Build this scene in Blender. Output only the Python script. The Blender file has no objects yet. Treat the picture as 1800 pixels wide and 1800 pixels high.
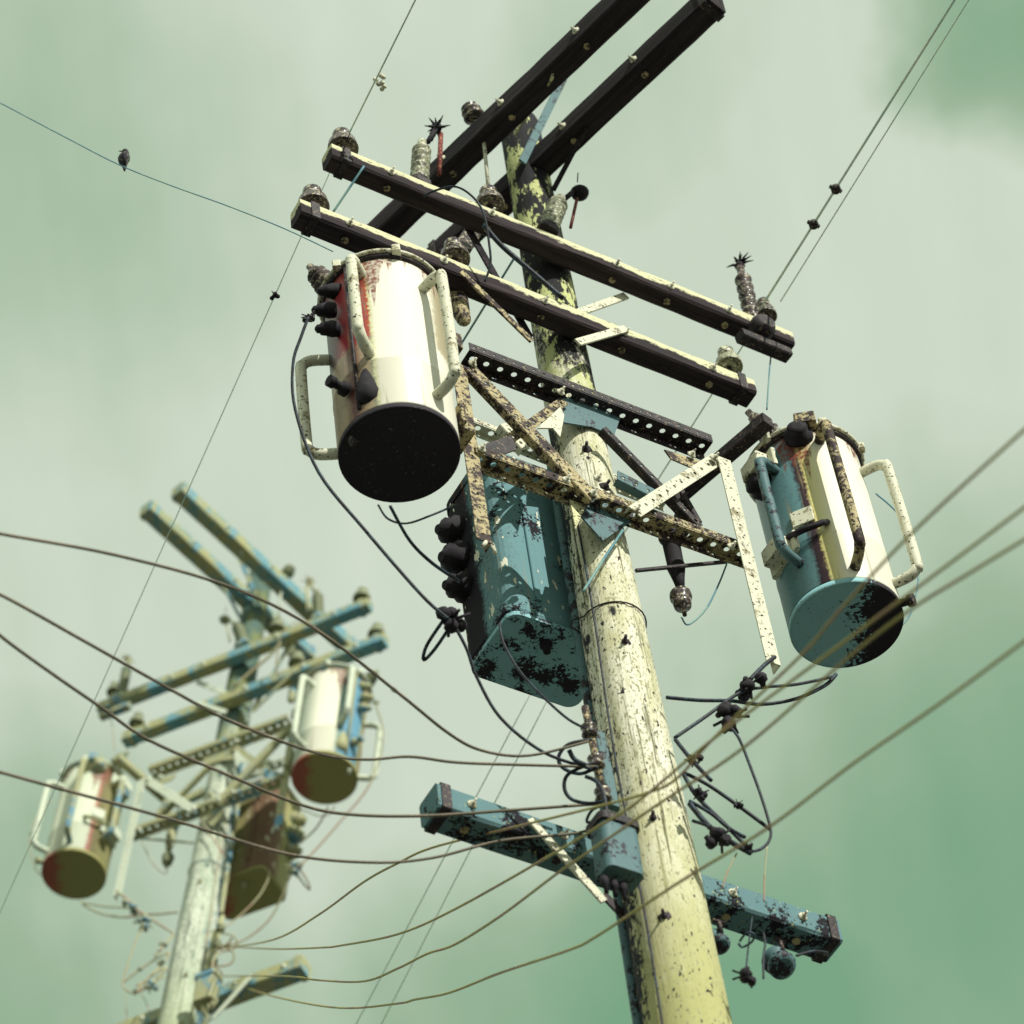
import bpy, math, random
from mathutils import Vector, Matrix
random.seed(7)
scene = bpy.context.scene
col = scene.collection
# ------------------------------------------------------------------ camera
FPX = 5500.0
ELEV = math.radians(50); ROLL = math.radians(8.9)
CAM = Vector((0, 0, 1.6))
F = Vector((0, math.cos(ELEV), math.sin(ELEV)))
U0 = Vector((0, -math.sin(ELEV), math.cos(ELEV))); R0 = Vector((1, 0, 0))
CR = math.cos(ROLL) * R0 - math.sin(ROLL) * U0
CU = math.sin(ROLL) * R0 + math.cos(ROLL) * U0
cd = bpy.data.cameras.new('camera'); cam = bpy.data.objects.new('camera', cd); col.objects.link(cam)
CAMM = Matrix(((CR.x, CU.x, -F.x, CAM.x), (CR.y, CU.y, -F.y, CAM.y), (CR.z, CU.z, -F.z, CAM.z), (0, 0, 0, 1)))
cam.matrix_world = CAMM
cd.sensor_width = 36; cd.lens = 36 * FPX / 1800; cd.clip_start = 0.5; cd.clip_end = 3000
cd.dof.use_dof = True; cd.dof.focus_distance = 14.6; cd.dof.aperture_fstop = 2.0
scene.camera = cam
# ------------------------------------------------------------------ sky and sun
SUN_AZ, SUN_EL = math.radians(-48), math.radians(36)
w = bpy.data.worlds.new('World'); scene.world = w; w.use_nodes = True
nt = w.node_tree; nt.nodes.clear()
def N(nt, t, **k):
    n = nt.nodes.new(t)
    for a, b in k.items(): setattr(n, a, b)
    return n
out = N(nt, 'ShaderNodeOutputWorld'); bg = N(nt, 'ShaderNodeBackground'); bg2 = N(nt, 'ShaderNodeBackground'); mx = N(nt, 'ShaderNodeMixShader')
sky = N(nt, 'ShaderNodeTexSky', sky_type='NISHITA', sun_disc=False, sun_elevation=SUN_EL,
        sun_rotation=math.atan2(math.cos(SUN_AZ), math.sin(SUN_AZ)))
nt.links.new(sky.outputs[0], bg.inputs[0]); bg.inputs[1].default_value = 0.08
tc = N(nt, 'ShaderNodeTexCoord')
mp = N(nt, 'ShaderNodeMapping'); mp.inputs['Scale'].default_value = (1.0, 1.0, 1.0)
nt.links.new(tc.outputs['Generated'], mp.inputs[0])
n1 = N(nt, 'ShaderNodeTexNoise'); n1.inputs['Scale'].default_value = 9.0; n1.inputs['Detail'].default_value = 5; n1.inputs['Roughness'].default_value = 0.5
nt.links.new(mp.outputs[0], n1.inputs[0])
mp2 = N(nt, 'ShaderNodeMapping'); mp2.inputs['Scale'].default_value = (46.0, 8.0, 6.0); mp2.inputs['Rotation'].default_value = (0, 0.1, 0.0)
nt.links.new(tc.outputs['Generated'], mp2.inputs[0])
n2 = N(nt, 'ShaderNodeTexNoise'); n2.inputs['Scale'].default_value = 1.0; n2.inputs['Detail'].default_value = 3
nt.links.new(mp2.outputs[0], n2.inputs[0])
def pixdir(x, y): return (F + CR * (x - 900) / FPX - CU * (y - 900) / FPX)
def math_(op, a, b=None, nt=None, clamp=False):
    m = N(nt, 'ShaderNodeMath', operation=op, use_clamp=clamp)
    for i, v in enumerate((a, b)):
        if v is None: continue
        if isinstance(v, (int, float)): m.inputs[i].default_value = v
        else: nt.links.new(v, m.inputs[i])
    return m.outputs[0]
wn = N(nt, 'ShaderNodeTexNoise'); wn.inputs['Scale'].default_value = 14.0; wn.inputs['Detail'].default_value = 4
nt.links.new(tc.outputs['Generated'], wn.inputs[0])
w1 = N(nt, 'ShaderNodeVectorMath', operation='SUBTRACT'); nt.links.new(wn.outputs['Color'], w1.inputs[0]); w1.inputs[1].default_value = (.5, .5, .5)
w2 = N(nt, 'ShaderNodeVectorMath', operation='SCALE'); nt.links.new(w1.outputs[0], w2.inputs[0]); w2.inputs['Scale'].default_value = 0.09
w3 = N(nt, 'ShaderNodeVectorMath', operation='ADD'); nt.links.new(w2.outputs[0], w3.inputs[0]); nt.links.new(tc.outputs['Generated'], w3.inputs[1]); warp = w3.outputs[0]
def lobe(x, y, width):          # a soft bank of greener sky round a direction
    d = N(nt, 'ShaderNodeVectorMath', operation='DISTANCE')
    nt.links.new(warp, d.inputs[0]); d.inputs[1].default_value = pixdir(x, y).normalized()
    a = math_('DIVIDE', d.outputs['Value'], width, nt)
    a = math_('SUBTRACT', 1.0, a, nt, True)
    s = N(nt, 'ShaderNodeMath', operation='SMOOTHSTEP') if False else None
    return math_('MULTIPLY', a, math_('SUBTRACT', 2.0, a, nt), nt)
noise = math_('ADD', math_('MULTIPLY', math_('SUBTRACT', n1.outputs[0], 0.5, nt), 1.1, nt), math_('MULTIPLY', math_('SUBTRACT', n2.outputs[0], 0.5, nt), 0.75, nt), nt)
g = math_('ADD', math_('MULTIPLY', lobe(1950, 1650, 0.18), 0.84, nt), math_('MULTIPLY', lobe(1000, 2050, 0.125), 0.7, nt), nt)
g = math_('ADD', g, math_('MULTIPLY', lobe(-160, 1800, 0.12), 0.6, nt), nt)
g = math_('ADD', g, math_('MULTIPLY', lobe(1780, 60, 0.055), 0.75, nt), nt)
g = math_('ADD', g, math_('MULTIPLY', lobe(-100, 250, 0.12), 0.42, nt), nt)
g = math_('ADD', g, math_('MULTIPLY', lobe(1100, 100, 0.05), 0.25, nt), nt)
g = math_('ADD', g, math_('MULTIPLY', noise, 0.30, nt), nt)
g = math_('ADD', g, 0.12, nt)
cr = N(nt, 'ShaderNodeValToRGB'); nt.links.new(g, cr.inputs[0])
e = cr.color_ramp.elements
e[0].position = 0.0; e[0].color = (0.69, 0.77, 0.64, 1)
e[1].position = 1.0; e[1].color = (0.205, 0.395, 0.24, 1)
m_ = cr.color_ramp.elements.new(0.3); m_.color = (0.545, 0.65, 0.505, 1)
m_ = cr.color_ramp.elements.new(0.6); m_.color = (0.35, 0.49, 0.335, 1)
nt.links.new(cr.outputs[0], bg2.inputs[0]); bg2.inputs[1].default_value = 1.0
mx.inputs[0].default_value = 0.95
nt.links.new(bg.outputs[0], mx.inputs[1]); nt.links.new(bg2.outputs[0], mx.inputs[2]); nt.links.new(mx.outputs[0], out.inputs[0])
sd = bpy.data.lights.new('sun', 'SUN'); sun = bpy.data.objects.new('sun', sd); col.objects.link(sun)
sd.energy = 5.0; sd.angle = math.radians(0.6); sd.color = (1.0, 0.97, 0.88)
sdir = Vector((math.cos(SUN_EL) * math.cos(SUN_AZ), math.cos(SUN_EL) * math.sin(SUN_AZ), math.sin(SUN_EL)))
sun.rotation_euler = sdir.to_track_quat('Z', 'Y').to_euler(); sun.location = (10, -10, 30)
scene.view_settings.view_transform = 'Standard'; scene.view_settings.look = 'None'
scene.view_settings.exposure = 0; scene.view_settings.gamma = 1
scene.render.resolution_x = 1024; scene.render.resolution_y = 1024
# ------------------------------------------------------------------ materials
def L(r, g, b):
    f = lambda c: (c / 255 / 12.92) if c <= 10 else ((c / 255 + 0.055) / 1.055) ** 2.4
    return (f(r), f(g), f(b), 1)
MATS = {}; UA0 = math.radians(36)
def base_mat(name, rough=0.7, metal=0.0):
    m = bpy.data.materials.new(name); m.use_nodes = True
    t = m.node_tree; b = t.nodes['Principled BSDF']; b.inputs['Roughness'].default_value = rough; b.inputs['Metallic'].default_value = metal
    b.inputs['Specular IOR Level'].default_value = 0.3
    MATS[name] = m
    return m, t, b
def ramp(t, fac, stops, interp='LINEAR'):
    c = N(t, 'ShaderNodeValToRGB'); c.color_ramp.interpolation = interp
    el = c.color_ramp.elements
    while len(el) > 1: el.remove(el[0])
    el[0].position = stops[0][0]; el[0].color = stops[0][1]
    for p, cc in stops[1:]:
        x = el.new(p); x.color = cc
    t.links.new(fac, c.inputs[0]); return c.outputs[0]
def noise_(t, scale, detail=4, rough=0.6, vec=(1, 1, 1), src=None, off=(0, 0, 0), rot=0.0):
    tcn = N(t, 'ShaderNodeTexCoord'); mpr = N(t, 'ShaderNodeMapping'); mpr.inputs['Rotation'].default_value = (0, 0, -rot)
    mpn = N(t, 'ShaderNodeMapping'); mpn.inputs['Scale'].default_value = vec; mpn.inputs['Location'].default_value = off
    t.links.new(tcn.outputs['Object'], mpr.inputs[0]); t.links.new(mpr.outputs[0], mpn.inputs[0])
    n = N(t, 'ShaderNodeTexNoise'); n.inputs['Scale'].default_value = scale; n.inputs['Detail'].default_value = detail; n.inputs['Roughness'].default_value = rough
    t.links.new(mpn.outputs[0], n.inputs[0]); return n.outputs[0]
def mixc(t, fac, a, b):
    m = N(t, 'ShaderNodeMix', data_type='RGBA')
    if isinstance(fac, float): m.inputs[0].default_value = fac
    else: t.links.new(fac, m.inputs[0])
    for i, v in ((6, a), (7, b)):
        if isinstance(v, tuple): m.inputs[i].default_value = v
        else: t.links.new(v, m.inputs[i])
    return m.outputs[2]
def step(t, v, lo, hi):
    m = N(t, 'ShaderNodeMapRange'); m.inputs[1].default_value = lo; m.inputs[2].default_value = hi; m.clamp = True
    t.links.new(v, m.inputs[0]); return m.outputs[0]
def bump(t, b, h, strength=0.4, dist=0.01):
    n = N(t, 'ShaderNodeBump'); n.inputs['Strength'].default_value = strength; n.inputs['Distance'].default_value = dist
    t.links.new(h, n.inputs['Height']); t.links.new(n.outputs[0], b.inputs['Normal'])
def speckled(name, a, b2, c=None, scale=9, lo=0.5, hi=0.56, fine=60, flo=0.56, fhi=0.62, rough=0.75, metal=0.0, vec=(1, 1, 1), bmp=0.35):
    """weathered surface: colour a with patches of b2 and fine flecks of c"""
    m, t, b = base_mat(name, rough, metal)
    n = noise_(t, scale, 6, 0.7, vec); n3 = noise_(t, fine, 3, 0.7, vec)
    q = math_('ADD', math_('MULTIPLY', n, 0.72, t), math_('MULTIPLY', n3, 0.28, t), t)
    cc = mixc(t, step(t, q, lo, hi), a, b2)
    if c is not None:
        n4 = noise_(t, fine, 2, 0.5, vec, off=(3.1, 7.7, 1.3))
        cc = mixc(t, step(t, n4, flo, fhi), cc, c)
    t.links.new(cc, b.inputs['Base Color']); bump(t, b, q, bmp, 0.006)
    return m
BLK = L(34, 30, 38); TEAL = L(92, 132, 137); TEALB = L(134, 182, 188); CREAM = L(226, 224, 206)
speckled('weathered_wood', L(190, 188, 150), L(46, 40, 42), L(110, 102, 82), scale=9, lo=0.505, hi=0.56, fine=50, flo=0.55, fhi=0.60, vec=(1, 1, 1), rough=0.9)
speckled('tarred_wood', L(44, 38, 44), L(24, 22, 27), L(74, 66, 66), scale=8, lo=0.48, hi=0.56, flo=0.62, fhi=0.7, rough=0.95)
speckled('teal_wood', L(94, 126, 130), L(26, 24, 32), L(150, 158, 110), scale=6, lo=0.525, hi=0.54, fine=60, flo=0.68, fhi=0.70, rough=0.9)
speckled('pale_wood', L(205, 205, 160), L(120, 112, 84), L(60, 52, 50), scale=10, lo=0.52, hi=0.6, rough=0.9)
speckled('dark_steel', L(52, 44, 48), L(28, 25, 30), L(120, 104, 84), scale=16, lo=0.46, hi=0.56, flo=0.62, fhi=0.68, rough=0.6, metal=0.0)
speckled('rusty_steel', L(172, 160, 122), L(56, 44, 44), L(36, 30, 32), scale=14, lo=0.47, hi=0.53, flo=0.58, fhi=0.62, rough=0.75)
speckled('pale_steel', L(205, 205, 182), L(134, 126, 96), L(52, 44, 44), scale=12, lo=0.54, hi=0.6, flo=0.62, fhi=0.66, rough=0.6)
speckled('teal_steel', L(80, 110, 114), L(30, 28, 36), None, scale=9, lo=0.53, hi=0.545, fine=70, rough=0.6)
speckled('porcelain', L(96, 86, 84), L(44, 40, 46), L(170, 164, 140), scale=25, lo=0.46, hi=0.56, rough=0.25)
speckled('pale_porcelain', L(150, 152, 128), L(86, 84, 76), L(215, 215, 190), scale=25, lo=0.48, hi=0.56, rough=0.3)
speckled('wire_black', L(30, 32, 42), L(44, 62, 74), None, scale=20, rough=0.55)
speckled('wire_olive', L(150, 144, 76), L(150, 122, 92), None, scale=3, rough=0.6)
speckled('wire_brown', L(96, 90, 74), L(120, 108, 92), None, scale=3, rough=0.6)
speckled('wire_blue', L(84, 130, 142), L(120, 156, 150), None, scale=3, rough=0.6)
speckled('rubber', L(30, 27, 33), L(42, 38, 46), None, scale=20, rough=0.8)
speckled('red_rust', L(110, 52, 50), L(70, 36, 40), L(170, 120, 90), scale=20, rough=0.85)
speckled('bird_feather', L(60, 62, 60), L(34, 36, 38), L(110, 112, 100), scale=40, rough=0.9)
def arm_wood(name, rot, dark, dark2, pale, lo, hi, rough=0.92):
    """old square timber: long grain, its lit upper edge and dark underside put into the colour"""
    m, t, b = base_mat(name, rough)
    tcn = N(t, 'ShaderNodeTexCoord'); sp = N(t, 'ShaderNodeSeparateXYZ'); t.links.new(tcn.outputs['Object'], sp.inputs[0])
    gr_ = noise_(t, 26, 6, 0.7, (0.05, 1, 1), rot=rot); pa = noise_(t, 6, 6, 0.7, (0.5, 1, 1), rot=rot); fi = noise_(t, 70, 3, 0.7, (0.25, 1, 1), rot=rot)
    c = mixc(t, step(t, gr_, 0.45, 0.6), dark, dark2)
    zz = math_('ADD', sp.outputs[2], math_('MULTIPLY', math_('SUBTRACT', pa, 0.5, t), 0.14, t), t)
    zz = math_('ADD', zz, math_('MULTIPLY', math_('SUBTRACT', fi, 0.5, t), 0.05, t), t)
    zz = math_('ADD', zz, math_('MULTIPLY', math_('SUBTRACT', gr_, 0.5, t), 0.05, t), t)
    c = mixc(t, step(t, zz, lo, hi), c, pale)  # paler above, darker below: lit edge and shaded underside as colour
    c = mixc(t, math_('MULTIPLY', step(t, fi, 0.60, 0.66), 0.8, t), c, dark)
    t.links.new(c, b.inputs['Base Color']); bump(t, b, gr_, 0.6, 0.008)
arm_wood('top_lit_arm', UA0, L(44, 38, 42), L(66, 56, 58), L(205, 204, 168), 0.004, 0.014)
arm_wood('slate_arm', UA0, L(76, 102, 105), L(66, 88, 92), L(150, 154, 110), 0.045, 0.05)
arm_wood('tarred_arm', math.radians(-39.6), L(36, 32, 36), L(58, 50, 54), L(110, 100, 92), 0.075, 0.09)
# hues of the farther pole, lightened in place of haze
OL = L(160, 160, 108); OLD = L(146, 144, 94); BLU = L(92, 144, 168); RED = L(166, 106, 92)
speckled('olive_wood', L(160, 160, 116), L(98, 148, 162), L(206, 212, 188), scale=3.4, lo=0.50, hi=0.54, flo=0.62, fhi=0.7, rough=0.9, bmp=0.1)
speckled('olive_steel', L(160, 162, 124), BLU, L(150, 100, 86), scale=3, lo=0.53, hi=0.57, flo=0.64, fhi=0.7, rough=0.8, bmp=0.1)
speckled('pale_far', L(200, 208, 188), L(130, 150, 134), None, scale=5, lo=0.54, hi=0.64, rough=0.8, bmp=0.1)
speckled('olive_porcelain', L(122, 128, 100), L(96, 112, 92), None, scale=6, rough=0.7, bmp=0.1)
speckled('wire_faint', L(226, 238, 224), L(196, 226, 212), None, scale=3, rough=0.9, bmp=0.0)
speckled('wire_pale', L(168, 168, 134), L(166, 136, 116), None, scale=2, rough=0.8, bmp=0.0)

# pole: tarred top with shade put into its colour, bleached lower trunk with checks and knots
def pole_material(name, pale, pale2, dark, mid, lo_z, hi_z, shade_col):
    m, t, b = base_mat(name, 0.9)
    tcn = N(t, 'ShaderNodeTexCoord'); sp = N(t, 'ShaderNodeSeparateXYZ'); t.links.new(tcn.outputs['Object'], sp.inputs[0])
    z = sp.outputs[2]
    n = noise_(t, 5, 6, 0.7, (1, 1, 0.35)); nf = noise_(t, 55, 3, 0.7, (1, 1, 0.5))
    zz = math_('ADD', z, math_('MULTIPLY', math_('SUBTRACT', n, 0.5, t), 3.0, t), t)
    zz = math_('ADD', zz, math_('MULTIPLY', math_('SUBTRACT', nf, 0.5, t), 2.0, t), t)
    top = step(t, zz, lo_z, hi_z)
    grain = noise_(t, 30, 5, 0.7, (1, 1, 0.035))
    fl = noise_(t, 95, 3, 0.6, (1, 1, 0.45), off=(5, 2, 8))
    c1 = mixc(t, step(t, n, 0.42, 0.62), pale, pale2)
    c1 = mixc(t, step(t, grain, 0.57, 0.63), c1, tuple(list([x * 0.35 for x in pale2[:3]]) + [1]))
    crk = noise_(t, 17, 4, 0.75, (1, 1, 0.02), off=(3, 6, 1)); c1 = mixc(t, step(t, crk, 0.64, 0.67), c1, tuple([x * 0.12 for x in pale2[:3]] + [1]))
    zlow = math_('MULTIPLY', step(t, z, 13.2, 11.8), step(t, z, 9.8, 10.8), t)
    c1 = mixc(t, step(t, math_('ADD', z, math_('MULTIPLY', nf, 0.8, t), t), 11.2, 10.0), c1, tuple([pale2[0] * .84, pale2[1] * .84, pale2[2] * .62, 1]))
    flk = step(t, math_('ADD', fl, math_('MULTIPLY', zlow, 0.05, t), t), 0.60, 0.64)
    c1 = mixc(t, flk, c1, tuple([x * 0.55 for x in pale2[:3]] + [1]))
    vor = N(t, 'ShaderNodeTexVoronoi'); vor.inputs['Scale'].default_value = 5.2
    mpn = N(t, 'ShaderNodeMapping'); mpn.inputs['Scale'].default_value = (1, 1, 0.45); t.links.new(tcn.outputs['Object'], mpn.inputs[0]); t.links.new(mpn.outputs[0], vor.inputs[0])
    kn = step(t, math_('ADD', vor.outputs['Distance'], math_('MULTIPLY', nf, 0.16, t), t), 0.20, 0.15)
    c1 = mixc(t, kn, c1, dark)
    spots = step(t, noise_(t, 8, 5, 0.75, (1, 1, 0.4), off=(9, 1, 4)), 0.52, 0.55)  # pale patches standing for lit wood in the dark top
    c2 = mixc(t, spots, dark, mid)
    cc = mixc(t, top, c1, c2)
    pit = noise_(t, 48, 2, 0.55, (1, 1, 0.5), off=(11, 4, 2)); cl_ = noise_(t, 2.6, 3, 0.6, (1, 1, 0.5), off=(2, 12, 2))
    cc = mixc(t, step(t, math_('ADD', pit, math_('MULTIPLY', cl_, 0.22, t), t), 0.775, 0.79), cc, dark)
    flank_shade = math_('ADD', math_('MULTIPLY', sp.outputs[0], -6.0, t), math_('MULTIPLY', math_('SUBTRACT', n, 0.5, t), 2.2, t), t)  # shade on the -x flank, put into the wood colour
    flank_shade = math_('ADD', flank_shade, math_('MULTIPLY', math_('SUBTRACT', nf, 0.5, t), 1.6, t), t)
    cc = mixc(t, step(t, flank_shade, 0.78, 0.84), cc, shade_col)
    t.links.new(cc, b.inputs['Base Color']); bump(t, b, math_('ADD', grain, math_('MULTIPLY', kn, -0.6, t), t), 0.55, 0.012)
    return m
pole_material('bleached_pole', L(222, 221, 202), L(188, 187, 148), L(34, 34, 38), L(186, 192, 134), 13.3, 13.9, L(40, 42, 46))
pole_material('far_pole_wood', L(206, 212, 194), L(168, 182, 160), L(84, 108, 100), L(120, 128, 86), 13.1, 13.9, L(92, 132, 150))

def tank_material(name, R, stops, lower=None, zsplit=0.6, wob=0.35, fleck=None, metal=0.0, rough=0.38, ragged=None):
    """colour bands across the tank, lit and shaded sides put into them, with rust runs"""
    m, t, b = base_mat(name, rough, metal)
    tcn = N(t, 'ShaderNodeTexCoord'); sp = N(t, 'ShaderNodeSeparateXYZ'); t.links.new(tcn.outputs['Object'], sp.inputs[0])
    n = noise_(t, 3.2, 4, 0.55, (1, 1, 0.5)); nf = noise_(t, 45, 3, 0.6)
    x = math_('DIVIDE', sp.outputs[0], R, t)
    x = math_('ADD', x, math_('MULTIPLY', math_('SUBTRACT', n, 0.5, t), wob * 2, t), t)
    x = math_('ADD', x, math_('MULTIPLY', math_('SUBTRACT', nf, 0.5, t), 0.16, t), t)
    f = math_('MULTIPLY', math_('ADD', x, 1.0, t), 0.5, t)
    c = ramp(t, f, stops, 'LINEAR')
    if lower:
        cl = ramp(t, f, lower, 'LINEAR')
        zz = math_('ADD', sp.outputs[2], math_('MULTIPLY', math_('SUBTRACT', nf, 0.5, t), 0.12, t), t)
        c = mixc(t, step(t, zz, zsplit - 0.02, zsplit + 0.02), cl, c)
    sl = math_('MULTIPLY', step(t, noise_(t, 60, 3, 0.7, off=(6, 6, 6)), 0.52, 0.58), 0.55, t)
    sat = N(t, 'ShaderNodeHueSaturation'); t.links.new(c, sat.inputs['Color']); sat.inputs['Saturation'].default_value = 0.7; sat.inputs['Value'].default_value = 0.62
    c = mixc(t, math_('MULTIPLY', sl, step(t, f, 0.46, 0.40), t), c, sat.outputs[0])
    dp = noise_(t, 11, 3, 0.6, (1, 1, 0.03), off=(7, 1, 2)); dz = step(t, math_('ADD', sp.outputs[2], math_('MULTIPLY', dp, 1.6, t), t), 1.86, 1.90)
    c = mixc(t, math_('MULTIPLY', dz, math_('ADD', 0.35, math_('MULTIPLY', step(t, nf, 0.4, 0.6), 0.6, t), t), t), c, L(112, 52, 40))
    dr = noise_(t, 20, 3, 0.6, (1, 1, 0.06), off=(2, 2, 2))
    c = mixc(t, math_('MULTIPLY', step(t, dr, 0.62, 0.70), 0.7, t), c, L(150, 138, 104))
    if fleck:
        fk = noise_(t, 30, 2, 0.5, (1, 1, 0.3), off=(8, 3, 3)); c = mixc(t, step(t, fk, 0.655, 0.665), c, fleck)
    if ragged:
        rg = math_('ADD', math_('MULTIPLY', noise_(t, 5, 5, 0.7, off=(4, 4, 1)), 0.7, t), math_('MULTIPLY', noise_(t, 75, 2, 0.6, off=(1, 9, 2)), 0.3, t), t)
        c = mixc(t, step(t, rg, 0.565, 0.575), c, ragged)
    t.links.new(c, b.inputs['Base Color']); bump(t, b, noise_(t, 14, 4), 0.12, 0.004)
    return m
C_ = CREAM; R_ = L(158, 52, 58); D_ = L(36, 26, 32)  # D_ is shade at the tank's dark edge, put into its paint
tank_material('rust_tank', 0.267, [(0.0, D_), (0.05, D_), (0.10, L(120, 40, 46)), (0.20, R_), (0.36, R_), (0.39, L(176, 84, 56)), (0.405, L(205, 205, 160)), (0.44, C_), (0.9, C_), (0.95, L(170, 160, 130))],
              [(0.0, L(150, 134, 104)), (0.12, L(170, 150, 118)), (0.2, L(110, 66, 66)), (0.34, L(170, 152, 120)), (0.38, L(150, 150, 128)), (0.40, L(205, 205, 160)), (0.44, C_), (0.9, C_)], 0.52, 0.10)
tank_material('teal_cream_tank', 0.266, [(0.0, TEAL), (0.28, TEAL), (0.32, L(40, 26, 36)), (0.37, L(60, 34, 44)), (0.40, L(196, 188, 120)), (0.50, L(214, 208, 160)), (0.58, C_), (1.0, C_)], None, 0.6, 0.22)  # teal and dark stops paint the shaded side, cream the lit one
tank_material('teal_tank', 0.30, [(0.0, L(28, 26, 33)), (0.10, L(30, 28, 36)), (0.15, L(104, 142, 147)), (0.96, L(104, 142, 147)), (1.0, L(34, 32, 38))], None, 0.6, 0.2, fleck=L(222, 222, 200), rough=0.95, ragged=L(32, 30, 37))  # black stops at the low end put the shaded side into the colour
tank_material('far_blue_tank', 0.29, [(0.0, RED), (0.08, OL), (0.12, BLU), (0.36, BLU), (0.40, L(120, 150, 140)), (0.46, L(210, 212, 190)), (0.72, L(224, 222, 204)), (0.9, L(180, 190, 170))], None, 0.6, 0.08, rough=0.7)  # far tank bands carry the mirrored bright and shaded sides as colour
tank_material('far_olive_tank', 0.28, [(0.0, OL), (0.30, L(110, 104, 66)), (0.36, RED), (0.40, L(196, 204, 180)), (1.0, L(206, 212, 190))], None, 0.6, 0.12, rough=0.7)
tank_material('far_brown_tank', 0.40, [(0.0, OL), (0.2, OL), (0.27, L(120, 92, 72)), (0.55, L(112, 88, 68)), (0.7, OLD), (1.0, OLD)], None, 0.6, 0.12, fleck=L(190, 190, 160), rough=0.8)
def disc_material(name, a, b2, thr, speck):
    m, t, b = base_mat(name, 0.75)
    tcn = N(t, 'ShaderNodeTexCoord'); sp = N(t, 'ShaderNodeSeparateXYZ'); t.links.new(tcn.outputs['Object'], sp.inputs[0])
    n = noise_(t, 7, 5, 0.7); nf = noise_(t, 60, 3, 0.6)
    x = math_('ADD', sp.outputs[0], math_('MULTIPLY', sp.outputs[1], 0.15, t), t)
    x = math_('ADD', x, math_('MULTIPLY', math_('SUBTRACT', n, 0.5, t), 0.25, t), t)
    x = math_('ADD', x, math_('MULTIPLY', math_('SUBTRACT', nf, 0.5, t), 0.35, t), t)
    c = mixc(t, step(t, x, thr - 0.01, thr + 0.01), a, b2)
    c = mixc(t, step(t, noise_(t, 70, 2, 0.5, off=(1, 5, 2)), 0.68, 0.71), c, speck)
    t.links.new(c, b.inputs['Base Color']); bump(t, b, n, 0.3, 0.01)
disc_material('black_base', L(40, 36, 44), L(46, 42, 50), 0.9, L(96, 90, 92))
disc_material('teal_base', TEALB, L(34, 30, 38), 0.06, L(60, 60, 66))
speckled('teal_box_base', TEALB, L(34, 30, 38), None, scale=7, lo=0.52, hi=0.535, fine=70)
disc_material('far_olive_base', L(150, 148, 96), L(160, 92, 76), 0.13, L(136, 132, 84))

FARMAP = {'top_lit_arm': 'olive_wood', 'tarred_arm': 'olive_wood', 'slate_arm': 'olive_wood', 'weathered_wood': 'olive_wood', 'tarred_wood': 'olive_wood', 'teal_wood': 'olive_wood', 'pale_wood': 'pale_far', 'dark_steel': 'olive_steel',
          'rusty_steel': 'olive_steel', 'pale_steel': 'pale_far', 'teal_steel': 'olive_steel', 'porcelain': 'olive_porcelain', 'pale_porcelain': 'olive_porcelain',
          'wire_black': 'wire_pale', 'wire_brown': 'wire_pale', 'wire_blue': 'wire_pale', 'rubber': 'olive_steel', 'red_rust': 'olive_steel',
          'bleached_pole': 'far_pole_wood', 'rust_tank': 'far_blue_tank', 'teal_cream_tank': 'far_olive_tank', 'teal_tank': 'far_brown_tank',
          'black_base': 'far_olive_base', 'teal_base': 'far_olive_base', 'teal_box_base': 'far_olive_base', 'wire_faint': 'wire_pale'}
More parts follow.
